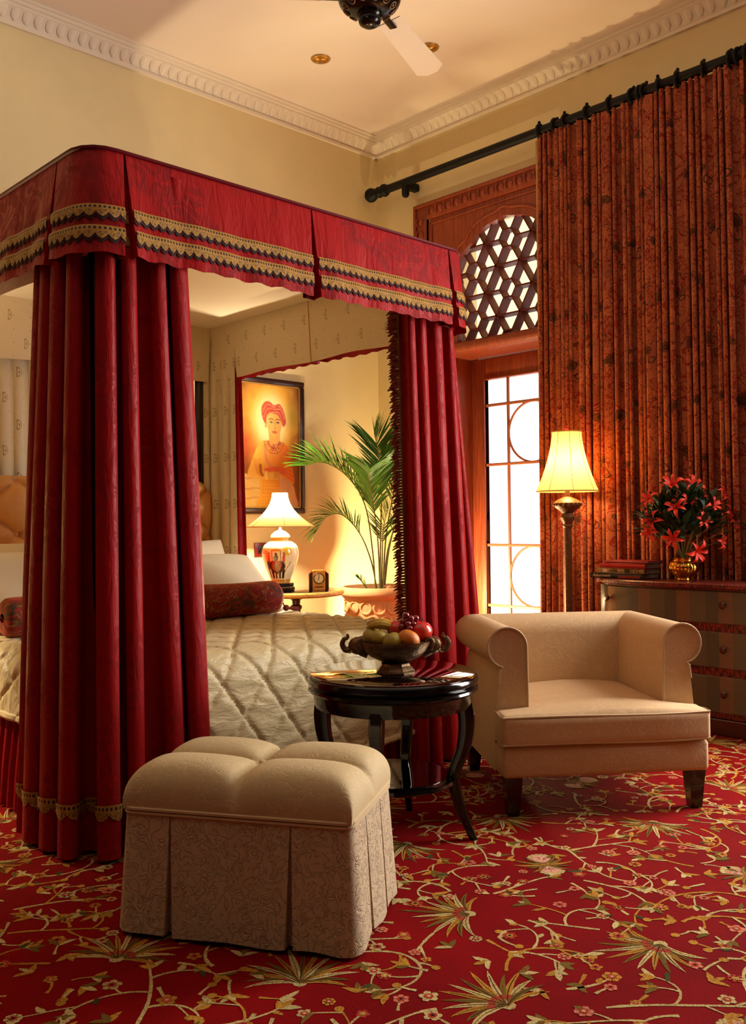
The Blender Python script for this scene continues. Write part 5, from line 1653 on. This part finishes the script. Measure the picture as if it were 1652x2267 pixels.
m = MB(); m.box(-hw_ + 0.01, hw_ - 0.01, -0.010, -0.001, -hh_ + 0.01, hh_ - 0.01); m.build('backing', M['painting_frame'], pt_)

# ---------------------------------------------------------------- planter with palm
PP = (4.60, 4.74)
pot = thing('planter', 'large pale terracotta planter with ring relief in the corner', 'planter', (*PP, 0))
prof = [(0.20, 0.0), (0.215, 0.02), (0.225, 0.10), (0.238, 0.30), (0.246, 0.50), (0.250, 0.60), (0.262, 0.612), (0.268, 0.622), (0.285, 0.632), (0.292, 0.65), (0.290, 0.675), (0.280, 0.69), (0.258, 0.692), (0.250, 0.68), (0.245, 0.62), (0.0, 0.62)]
m = MB(); m.lathe(prof, 48, cap=False); m.build('pot', M['terracotta'], pot)
rm_ = MB(); rm_.tube([(0.040 * math.cos(t), 0, 0.040 * math.sin(t)) for t in np.linspace(0, 2 * PI, 19)[:-1]], 0.008, 6, closed=True); ring0 = None
dm = MB(); dm.sphere((0, 0, 0), 0.010, 5, 8, (1, 0.6, 1)); dot0 = None
for rz in range(5):
    z = 0.555 - rz * 0.095; n = 16
    for k in range(n):
        a = 2 * PI * (k + 0.5 * (rz % 2)) / n; r = np.interp(z, [0, 0.1, 0.3, 0.5, 0.6], [0.21, 0.225, 0.238, 0.246, 0.25])
        if ring0 is None: ring0 = rm_.build('relief_ring', M['terracotta'], pot); c = ring0
        else: c = clone(ring0, pot)
        c.location = (r * math.cos(a), r * math.sin(a), z); c.rotation_euler = (0, 0, a - PI / 2)
        a2 = a + PI / n
        if dot0 is None: dot0 = dm.build('relief_stud', M['terracotta'], pot); c = dot0
        else: c = clone(dot0, pot)
        c.location = (r * math.cos(a2), r * math.sin(a2), z); c.rotation_euler = (0, 0, a2 - PI / 2)
m = MB(); m.lathe([(0.0, 0.655), (0.12, 0.652), (0.247, 0.645)], 24, cap=False); m.build('soil', M['soil'], pot)
m = MB(); m.sphere((0.05, -0.03, 0.675), 0.035, 8, 10, (1, 1, 0.7)); m.build('stone', M['terracotta'], pot)

palm = thing('areca_palm', 'green feathery palm growing in the terracotta planter', 'plant', (PP[0], PP[1], 0.65))
rgp = random.Random(4)
CAMR = np.array((0.722, -0.692, 0.0)); CAMF = np.array((0.692, 0.722, 0.0)); UPV = np.array((0, 0, 1.0))
def frond(pts, l0, n, droop=0.5, wid=0.011, start=0.42):
    """pts: rachis control points in (right, up, away) metres from the pot centre"""
    P = [CAMR * a + UPV * b + CAMF * c for a, b, c in pts]
    S_ = np.array(spline(P, 14)); ns = len(S_)
    m = MB(); m.tube([tuple(q) for q in S_], list(np.linspace(0.0065, 0.0016, ns)), 6)
    o_ = m.build('frond_stem', M['palm_stem'], palm)
    m = MB(); side = 1
    for i in range(n):
        t = start + (0.985 - start) * i / (n - 1); k = t * (ns - 1); j = int(k); f_ = k - j
        p = S_[j] * (1 - f_) + S_[min(j + 1, ns - 1)] * f_
        tg = S_[min(j + 1, ns - 1)] - S_[max(0, j - 1)]; tg /= np.linalg.norm(tg)
        sd = np.cross(tg, UPV + CAMF * 0.01); 
        if np.linalg.norm(sd) < 0.2: sd = CAMR
        sd /= np.linalg.norm(sd); up = np.cross(sd, tg)
        w_ = math.sin(PI * (0.12 + 0.80 * (t - start) / (1 - start))); l = l0 * (0.45 + 0.65 * w_) * rgp.uniform(0.85, 1.1)
        for s_ in (-1, 1):
            dirv = tg * rgp.uniform(0.65, 0.9) + sd * s_ * rgp.uniform(0.55, 0.8) + up * rgp.uniform(0.15, 0.45); dirv /= np.linalg.norm(dirv)
            pr_ = []; q = p.copy(); d_ = dirv.copy()
            for st in range(6):
                pr_.append(q.copy()); q = q + d_ * l / 5; d_ = d_ + np.array((0, 0, -1.0)) * droop * 0.17 * (0.4 + st * 0.25); d_ /= np.linalg.norm(d_)
            wv = np.cross(dirv, up); wv /= np.linalg.norm(wv)
            rows = []
            for st, q in enumerate(pr_):
                ww = wid * (0.35, 0.9, 1.0, 0.85, 0.5, 0.05)[st] / 2
                rows.append([tuple(q - wv * ww + up * 0.0), tuple(q - up * ww * 0.35), tuple(q + wv * ww)])
            m.grid(rows)
    m.build('frond_leaflets', M['palm_leaf'], o_, angle=60)
# long frond arching to the left in front of the wall, second one below it, upright fronds, right-hand fronds
frond([(-0.03, 0.0, 0.0), (-0.05, 0.30, 0.0), (-0.10, 0.62, -0.02), (-0.22, 0.82, -0.05), (-0.38, 0.92, -0.08), (-0.52, 0.90, -0.10)], 0.31, 44, 0.55, 0.018)
frond([(-0.02, 0.0, 0.03), (-0.06, 0.22, 0.0), (-0.14, 0.42, -0.03), (-0.26, 0.55, -0.06), (-0.37, 0.54, -0.08), (-0.44, 0.44, -0.10)], 0.23, 38, 0.6, 0.014, 0.40)
frond([(0.0, 0.0, 0.0), (0.01, 0.4, 0.02), (0.02, 0.75, 0.04), (0.0, 1.0, 0.06), (-0.03, 1.14, 0.06)], 0.27, 34, 0.15, 0.015, 0.5)
frond([(0.02, 0.0, 0.02), (0.05, 0.4, 0.05), (0.12, 0.75, 0.08), (0.22, 1.02, 0.10), (0.33, 1.16, 0.10)], 0.31, 36, 0.3, 0.015, 0.42)
frond([(0.02, 0.0, -0.02), (0.06, 0.3, -0.02), (0.15, 0.55, -0.03), (0.28, 0.72, -0.05), (0.42, 0.74, -0.05)], 0.24, 28, 0.5, 0.011)
frond([(0.0, 0.0, -0.03), (-0.01, 0.35, -0.05), (-0.04, 0.62, -0.10), (-0.07, 0.80, -0.2), (-0.06, 0.86, -0.33)], 0.27, 38, 0.55, 0.018, 0.45)
frond([(0.03, 0.0, 0.03), (0.08, 0.35, 0.06), (0.18, 0.62, 0.10), (0.30, 0.80, 0.12)], 0.22, 24, 0.35, 0.011)
frond([(-0.06, 0.0, -0.06), (-0.10, 0.04, -0.08), (-0.135, 0.09, -0.09), (-0.16, 0.11, -0.10)], 0.075, 16, 0.3, 0.008, 0.3)
frond([(0.01, 0.0, 0.03), (0.02, 0.25, 0.05), (0.03, 0.45, 0.06), (0.07, 0.60, 0.07)], 0.20, 18, 0.25, 0.010, 0.5)

# uplighter standing between planter and door
ul = thing('floor_uplighter', 'small black floor uplighter hidden behind the fringed bed curtain', 'lamp', (4.93, 4.52, 0))
m = MB(); m.lathe([(0.0, 0.0), (0.07, 0.0), (0.07, 0.16), (0.062, 0.16), (0.055, 0.05), (0.0, 0.05)], 24, cap=False); m.build('can', M['black_iron'], ul)
point_light('uplighter_bulb', (4.93, 4.52, 0.42), 140, (1.0, 0.80, 0.42), 0.05)
# ---------------------------------------------------------------- lettering helper
def lettering(text, size, mat_, parent, Mx, name='lettering', shear=0.0):
    cu = bpy.data.curves.new(name, 'FONT'); cu.body = text; cu.size = size; cu.extrude = 0.0004; cu.align_x = 'LEFT'; cu.shear = shear
    ob = bpy.data.objects.new(name, cu); COL.objects.link(ob)
    bpy.context.view_layer.update()
    dg = bpy.context.evaluated_depsgraph_get(); me = bpy.data.meshes.new_from_object(ob.evaluated_get(dg))
    bpy.data.objects.remove(ob, do_unlink=True)
    me.materials.clear(); me.materials.append(mat_); me.name = name
    o = bpy.data.objects.new(name, me); COL.objects.link(o); o.parent = parent; o.matrix_local = Mx
    return o

# ---------------------------------------------------------------- books on the chest
bz = 0.801
for i, (lab, x0, y1, L_, W2, th, cov, rot, txt) in enumerate((
    ('black-spined book lettered Adornment at the bottom of the pile on the chest', 4.800, 3.125, 0.345, 0.20, 0.030, 'book_black', 0, 'Adornment'),
    ('tan patterned book second from the bottom of the pile', 4.806, 3.085, 0.315, 0.19, 0.030, 'book_tan', 1.0, 'ANK'),
    ('thick bright red book second from the top of the pile', 4.806, 3.060, 0.300, 0.19, 0.027, 'book_red', -1.0, ''),
    ('thin crimson book on top of the pile', 4.815, 3.035, 0.285, 0.18, 0.014, 'book_crimson', 1.5, ''))):
    b = thing('book', lab, 'book', (x0, y1, bz), math.radians(rot), group='books piled on the chest')
    # local: spine along -y at x = 0, pages to +x
    m = MB(); A = []
    m.rbox(0.0, W2, -L_, 0.0, 0.0, 0.003, 0.001, 1); m.rbox(0.0, W2, -L_, 0.0, th - 0.003, th, 0.001, 1)
    sp = [(0.004 - 0.006 * math.sin(PI * t), th * t) for t in np.linspace(0, 1, 7)]
    m.grid([[(x, y, z) for x, z in sp] for y in (-L_, 0.0)])
    m.build('cover', M[cov], b, angle=50)
    m = MB(); m.box(0.004, W2 - 0.005, -L_ + 0.004, -0.004, 0.003, th - 0.003); m.build('pages', M['page_edge'], b, smooth=False)
    # lettering runs from the left end along the spine, facing -x
    base = Matrix(((0, 0, -1, -0.0030), (-1, 0, 0, -0.02), (0, 1, 0, th * 0.28), (0, 0, 0, 1)))
    if txt == 'Adornment': lettering(txt, th * 0.85, M['lettering_cream'], b, base, 'spine_lettering', 0.2)
    if txt == 'ANK':
        base[1][3] = -0.095; lettering(txt, th * 0.80, M['ink'], b, base, 'spine_lettering')
        for y_, w_, mt in ((-0.045, 0.030, 'lettering_cream'), (-0.19, 0.035, 'ink'), (-0.255, 0.004, 'ink'), (-0.235, 0.004, 'ink')):
            m = MB(); m.box(-0.0034, -0.0026, y_ - w_, y_, 0.005, th - 0.005); m.build('spine_label', M[mt], b)
    if i == 0:
        m = MB(); m.box(-0.0034, -0.0026, -L_ + 0.01, -0.19, 0.004, th - 0.012); m.build('spine_label', M['book_crimson'], b)
    bz += th + 0.0008

# ---------------------------------------------------------------- flower bowl and lilies
VC = (4.865, 2.555)
vz = thing('brass_bowl', 'ribbed polished brass bowl holding red lilies on the chest', 'vase', (*VC, 0.8005))
n = 96; prof = spline([(0.040, 0.0), (0.044, 0.006), (0.040, 0.016), (0.052, 0.026), (0.076, 0.052), (0.082, 0.078), (0.074, 0.100), (0.060, 0.112), (0.058, 0.122), (0.068, 0.130), (0.064, 0.130), (0.055, 0.120)], 5)
A = []
for r, z in prof:
    k = 0.055 * max(0, 1 - abs(z - 0.07) / 0.045)
    A.append([(r * (1 + k * abs(math.cos(9 * 2 * PI * q / n))) * math.cos(2 * PI * q / n), r * (1 + k * abs(math.cos(9 * 2 * PI * q / n))) * math.sin(2 * PI * q / n), z) for q in range(n)])
m = MB(); o = m.grid(A, closev=True, flip=True); m.f.append(tuple(o + k for k in range(n))[::-1]); m.build('bowl', M['bowl_brass'], vz)
lil = thing('lily_bouquet', 'arrangement of red lilies and dark green leaves in the brass bowl', 'flowers', (VC[0], VC[1], 0.91))
rgl = random.Random(8)
# single lily: six recurved petals and stamens
m = MB()
for k in range(6):
    a = PI / 3 * k; l = 0.062 if k % 2 == 0 else 0.056; w = 0.020 if k % 2 == 0 else 0.015
    rows = []
    for t in np.linspace(0, 1, 7):
        rr_ = l * (0.06 + 0.94 * t ** 0.9); h = 0.030 * math.sin(PI * min(1, t * 0.72)) - 0.020 * t ** 3
        ww = w * (math.sin(PI * (0.10 + 0.90 * t)) ** 0.75) / 2 + 0.0006
        rows.append([(rr_ * math.cos(a) - s_ * ww * math.sin(a), rr_ * math.sin(a) + s_ * ww * math.cos(a), h + (abs(s_) * 0.004)) for s_ in (-1, 0, 1)])
    m.grid(rows)
for k in range(5):
    a = 1.256 * k + 0.3; m.tube([(0, 0, 0.004), (0.010 * math.cos(a), 0.010 * math.sin(a), 0.032)], 0.0009, 4)
lily0 = m.build('lily_flower', M['lily'], lil, angle=180)
lily0_used = False
lf = MB(); rows = []
for t in np.linspace(0, 1, 7):
    ww = 0.030 * math.sin(PI * (0.06 + 0.94 * t)) ** 0.8 / 2 + 0.0004
    rows.append([(t * 0.085, -ww, -0.030 * t * t + 0.004), (t * 0.085, 0, -0.030 * t * t), (t * 0.085, ww, -0.030 * t * t + 0.004)])
lf.grid(rows); leaf1 = lf.build('leaf', M['leaf_dark'], lil, angle=180); l1_used = False
def camdir(a, b, c): return CAMR * a + UPV * b + CAMF * c
# (right, up) of each flower measured from the bowl mouth, and how far it leans to the viewer
fl_pos = [(-0.07, 0.298, -0.10), (0.065, 0.228, -0.13), (0.22, 0.37, 0.0), (-0.18, 0.35, 0.02), (-0.05, 0.43, 0.03), (0.065, 0.42, 0.02), (0.13, 0.31, -0.08), (-0.09, 0.13, -0.11), (0.168, 0.11, -0.10), (0.026, 0.06, -0.13), (0.295, 0.19, 0.0), (0.24, 0.254, -0.02), (-0.175, 0.228, -0.02), (-0.19, 0.16, -0.02), (0.026, 0.33, -0.04)]
st = MB()
for i, (a, b, c) in enumerate(fl_pos):
    p = camdir(a, b, c)
    out = camdir(a * 1.6 + rgl.uniform(-0.3, 0.3) * 0.2, (b - 0.2) * 0.9 + 0.05, -0.32 + rgl.uniform(-0.05, 0.1)); out /= np.linalg.norm(out)
    q = Vector(out).to_track_quat('Z', 'Y').to_matrix().to_4x4() @ Matrix.Rotation(rgl.uniform(0, 6), 4, 'Z')
    sc = rgl.uniform(0.9, 1.25)
    c_ = lily0 if not lily0_used else clone(lily0, lil); lily0_used = True
    c_.matrix_local = Matrix.Translation(Vector(p)) @ q @ Matrix.Scale(sc, 4)
    st.tube(spline([(0, 0, 0.0), tuple(camdir(a * 0.35, b * 0.55, c * 0.3)), tuple(p - np.array(out) * 0.004)], 5), 0.0026, 5)
st.build('stems', M['palm_stem'], lil)
for i in range(280):
    th = rgl.uniform(0, 2 * PI); ph = math.acos(rgl.uniform(-0.25, 1)); rr_ = rgl.uniform(0.45, 1.0)
    p = np.array((math.sin(ph) * math.cos(th) * 0.15, math.sin(ph) * math.sin(th) * 0.23, 0.0 + math.cos(ph) * 0.22)) * rr_ + np.array((0, 0, 0.17))
    p[2] = max(p[2], -0.005) ; p[0] = min(p[0], 0.13)
    d_ = p - np.array((0, 0, 0.02)); d_ = d_ / np.linalg.norm(d_) + np.array((rgl.uniform(-.5, .5), rgl.uniform(-.5, .5), rgl.uniform(-.4, .5))); d_ /= np.linalg.norm(d_)
    c_ = leaf1 if not l1_used else clone(leaf1, lil); l1_used = True
    x_ = Vector(d_); z_ = Vector((rgl.uniform(-.3, .3), rgl.uniform(-.3, .3), 1)); y_ = z_.cross(x_).normalized(); z_ = x_.cross(y_)
    R3 = Matrix((x_, y_, z_)).transposed().to_4x4()
    c_.matrix_local = Matrix.Translation(Vector(p)) @ R3 @ Matrix.Scale(rgl.uniform(0.8, 1.35), 4)

# ---------------------------------------------------------------- fruit bowl
fz = 0.5985
fa = math.atan2(CAMR[1], CAMR[0])
fb = thing('fruit_bowl', 'embossed silver fruit bowl with elephant-head handles on the round table', 'bowl', (2.405, 2.40, fz), fa)
m = MB(); m.lathe([(0.074, 0.0), (0.076, 0.005), (0.070, 0.010), (0.056, 0.026), (0.054, 0.034), (0.058, 0.037), (0.040, 0.040), (0.0, 0.040)], 8); m.xf(Matrix.Rotation(PI / 8, 4, 'Z')); m.build('foot', M['antique_silver'], fb, smooth=False)
m = MB(); m.lathe([(0.036, 0.038), (0.060, 0.043), (0.092, 0.058), (0.118, 0.080), (0.132, 0.106), (0.134, 0.114), (0.128, 0.114), (0.124, 0.104), (0.100, 0.088), (0.0, 0.084)], 48, cap=False)
m.xf(Matrix.Diagonal((1.0, 0.74, 1.0, 1.0))); m.build('basin', M['antique_silver'], fb)
for sx in (-1, 1):
    m = MB(); m.sphere((sx * 0.137, 0, 0.098), 0.033, 10, 14, (1.1, 0.85, 1.0))
    m.tube(spline([(sx * 0.10, 0, 0.070), (sx * 0.12, 0, 0.078), (sx * 0.140, 0, 0.092)], 4), [0.02] * 8 + [0.024], 10)
    hd = m.build('elephant_head', M['antique_silver'], fb)
    m = MB(); c = spline([(sx * 0.150, 0, 0.100), (sx * 0.170, 0, 0.084), (sx * 0.186, 0, 0.086), (sx * 0.195, 0, 0.104), (sx * 0.188, 0, 0.122), (sx * 0.178, 0, 0.126), (sx * 0.174, 0, 0.134), (sx * 0.178, 0, 0.141)], 5)
    m.tube(c, list(np.linspace(0.0135, 0.0045, len(c))), 8); m.build('trunk', M['antique_silver'], hd)
    for sy in (-1, 1):
        m = MB(); m.sphere((sx * 0.124, sy * 0.026, 0.106), 0.022, 7, 10, (0.9, 0.28, 1.15)); m.build('ear', M['antique_silver'], hd)
        m = MB(); m.tube([(sx * 0.152, sy * 0.013, 0.084), (sx * 0.168, sy * 0.018, 0.074), (sx * 0.176, sy * 0.020, 0.078)], [0.004, 0.003, 0.001], 6); m.build('tusk', M['gilt'], hd)
FB = Matrix.Translation((2.405, 2.40, fz)) @ Matrix.Rotation(fa, 4, 'Z')
def fruit(name, lab, cat, mt, p, r, dim=0.16, sc=(1, 1, 0.92), stem=True):
    w = FB @ Vector(p)
    t = thing(name, lab, cat, tuple(w), fa, group='fruit in the bowl')
    m = MB(); m.sphere((0, 0, 0), r, 16, 22, sc, lambda th, ph: 1 - dim * math.exp(-((PI - th) / 0.35) ** 2) - dim * 0.6 * math.exp(-(th / 0.3) ** 2) + 0.015 * math.cos(5 * ph) * math.sin(th))
    m.build('flesh', M[mt], t)
    if stem:
        m = MB(); m.tube([(0, 0, r * sc[2] * (1 - dim) - 0.004), (0.002, 0, r * sc[2] + 0.008)], 0.0018, 5); m.build('stem', M['fruit_stem'], t)
    t.rotation_euler = (random.Random(int(p[0] * 1000)).uniform(-0.5, 0.5), random.Random(int(p[2] * 999)).uniform(-0.5, 0.5), fa)
    return t
fruit('apple', 'large red apple at the outer end of the fruit bowl', 'apple', 'apple_red', (0.094, 0.004, 0.148), 0.043)
fruit('apple', 'red apple in the middle of the bowl behind the green fruit', 'apple', 'apple_red', (0.004, 0.024, 0.152), 0.037)
fruit('orange', 'orange at the front of the fruit bowl', 'orange', 'orange_fruit', (0.047, -0.044, 0.126), 0.038, 0.05, (1.1, 1, 0.88), False)
fruit('pear', 'olive-green pear at the front of the bowl beside the orange', 'pear', 'apple_green', (-0.012, -0.050, 0.118), 0.037, 0.08, (1.08, 1, 0.92))
fruit('apple', 'yellow-green apple at the front of the bowl under the bananas', 'apple', 'apple_green', (-0.060, -0.034, 0.130), 0.032)
fruit('pear', 'brownish pear beside the elephant head at the bowl end', 'pear', 'apple_green', (-0.090, 0.006, 0.128), 0.030, 0.10, (1, 1, 1.1))
fruit('plum', 'dark plum deep in the bowl behind the orange', 'plum', 'grape', (0.050, 0.030, 0.118), 0.034, 0.05)
w = FB @ Vector((-0.05, 0.02, 0.158))
bn = thing('banana_bunch', 'small bunch of green-yellow bananas on the fruit', 'banana', tuple(w), fa, group='fruit in the bowl')
for k, (dy, dz, ln) in enumerate(((-0.014, 0.004, 0.050), (0.008, 0.010, 0.052), (0.030, 0.002, 0.046))):
    m = MB(); c = spline([(-ln, dy, dz + 0.002), (-ln * 0.5, dy - 0.003, dz + 0.010), (0.0, dy, dz + 0.011), (ln * 0.6, dy + 0.004, dz + 0.004), (ln, dy * 0.5 + 0.006, dz - 0.006)], 5)
    rr_ = [0.006] + [0.0155 * min(1, 0.55 + 0.45 * math.sin(PI * t)) for t in np.linspace(0.05, 0.95, len(c) - 2)] + [0.005]
    m.tube(c, rr_, 8); m.build('banana', M['banana'], bn)
w = FB @ Vector((0.046, 0.0, 0.165))
gp = thing('grape_bunch', 'bunch of dark red grapes heaped between the two red apples', 'grapes', tuple(w), fa, group='fruit in the bowl')
gm = MB(); gm.sphere((0, 0, 0), 0.0125, 9, 12); g0 = None
for p in ((-0.006, 0.0, 0.042), (0.012, -0.006, 0.030), (-0.018, -0.006, 0.020), (0.0, -0.018, 0.012), (0.020, -0.012, 0.010), (0.030, 0.004, 0.030), (-0.010, 0.016, 0.022), (0.012, 0.018, 0.020), (-0.022, -0.016, 0.002), (0.006, -0.026, -0.004), (0.028, 0.014, 0.012), (-0.006, -0.002, 0.006)):
    if g0 is None: g0 = gm.build('grape', M['grape'], gp); c = g0
    else: c = clone(g0, gp)
    c.location = p
m = MB(); m.tube([(-0.004, 0.002, 0.0), (0.0, 0.004, 0.05), (0.006, 0.006, 0.058)], 0.0016, 5); m.build('grape_stem', M['fruit_stem'], gp)

# ---------------------------------------------------------------- ceiling fan and downlights
FC = (3.161, 3.286)
fan = thing('ceiling_fan', 'dark metal ceiling fan with pale blades', 'ceiling fan', (*FC, 3.75))
m = MB(); m.lathe([(0.0, ZC - 3.75 - 0.002), (0.07, ZC - 3.75 - 0.002), (0.065, ZC - 3.75 - 0.04), (0.022, ZC - 3.75 - 0.09), (0.016, ZC - 3.75 - 0.10), (0.016, 0.10)], 24, cap=False); m.build('down_rod', M['fan_metal'], fan)
m = MB(); m.lathe([(0.016, 0.12), (0.06, 0.10), (0.12, 0.075), (0.155, 0.035), (0.160, 0.0), (0.150, -0.030), (0.120, -0.058), (0.085, -0.076), (0.060, -0.082)], 40, cap=False); mo = m.build('motor_housing', M['fan_metal'], fan)
m = MB(); m.lathe([(0.062, -0.078), (0.064, -0.095), (0.056, -0.105), (0.058, -0.112), (0.052, -0.130), (0.030, -0.144), (0.0, -0.148)], 28, cap=False); m.build('lower_cap', M['fan_metal'], fan)
rel = MB(); rel.tube([(0.018 * math.cos(t), 0.018 * math.sin(t), 0) for t in np.linspace(0, 2 * PI, 15)[:-1]], 0.004, 5, closed=True); rel.sphere((0, 0, 0), 0.008, 5, 8, (1, 1, 0.6)); e0 = None
for k in range(12):
    a = 2 * PI * k / 12
    if e0 is None: e0 = rel.build('relief_rosette', M['gold_lamp'], mo); c = e0
    else: c = clone(e0, mo)
    nrm = Vector((math.cos(a) * 0.66, math.sin(a) * 0.66, -0.75)); c.matrix_local = Matrix.Translation((0.121 * math.cos(a), 0.121 * math.sin(a), -0.058)) @ nrm.to_track_quat('Z', 'Y').to_matrix().to_4x4()
bd = CAMF * 0.90 + CAMR * 0.42; ba = math.atan2(bd[1], bd[0])
for k in range(3):
    a = ba + 2 * PI * k / 3
    m = MB(); A = []
    for t in np.linspace(0, 1, 14):
        r = 0.24 + 0.62 * t; w = 0.060 + 0.020 * t - 0.05 * max(0, t - 0.93) / 0.07
        tw = 0.20
        A.append([(r, s_ * w, -s_ * w * tw + dz) for s_, dz in ((-1, 0.003), (1, 0.003), (1, -0.003), (-1, -0.003))])
    o = m.grid(A, closev=True); m.f.append((o, o + 1, o + 2, o + 3)); nn = 13 * 4; m.f.append((o + nn + 3, o + nn + 2, o + nn + 1, o + nn)); 
    m.xf(Matrix.Rotation(a, 4, 'Z')); bl = m.build('blade', M['fan_blade'], fan, smooth=False)
    m = MB(); m.rbox(0.13, 0.30, -0.02, 0.02, -0.012, -0.004, 0.003); m.xf(Matrix.Rotation(a, 4, 'Z')); m.build('blade_arm', M['fan_metal'], fan)
for x, y, lab in ((3.986, 4.616, 'round brass recessed downlight nearer the bed wall'), (4.408, 4.03, 'round brass recessed downlight nearer the window wall')):
    d = thing('downlight', lab, 'downlight', (x, y, ZC), group='recessed ceiling downlights')
    m = MB(); m.lathe([(0.048, -0.001), (0.050, -0.006), (0.062, -0.006), (0.066, -0.001)], 32, cap=False); m.build('ring', M['downlight_ring'], d)
    n = 40; A = []
    for r, z in ((0.049, -0.003), (0.046, 0.010), (0.036, 0.028), (0.018, 0.040), (0.0, 0.042)):
        A.append([(r * (1 - 0.05 * (q % 2)) * math.cos(2 * PI * q / n), r * (1 - 0.05 * (q % 2)) * math.sin(2 * PI * q / n), z * -0.1 - 0.0035 + 0.0012 * (q % 2)) for q in range(n)])
    m = MB(); m.grid(A, closev=True); m.build('reflector', M['downlight_reflector'], d, smooth=False)
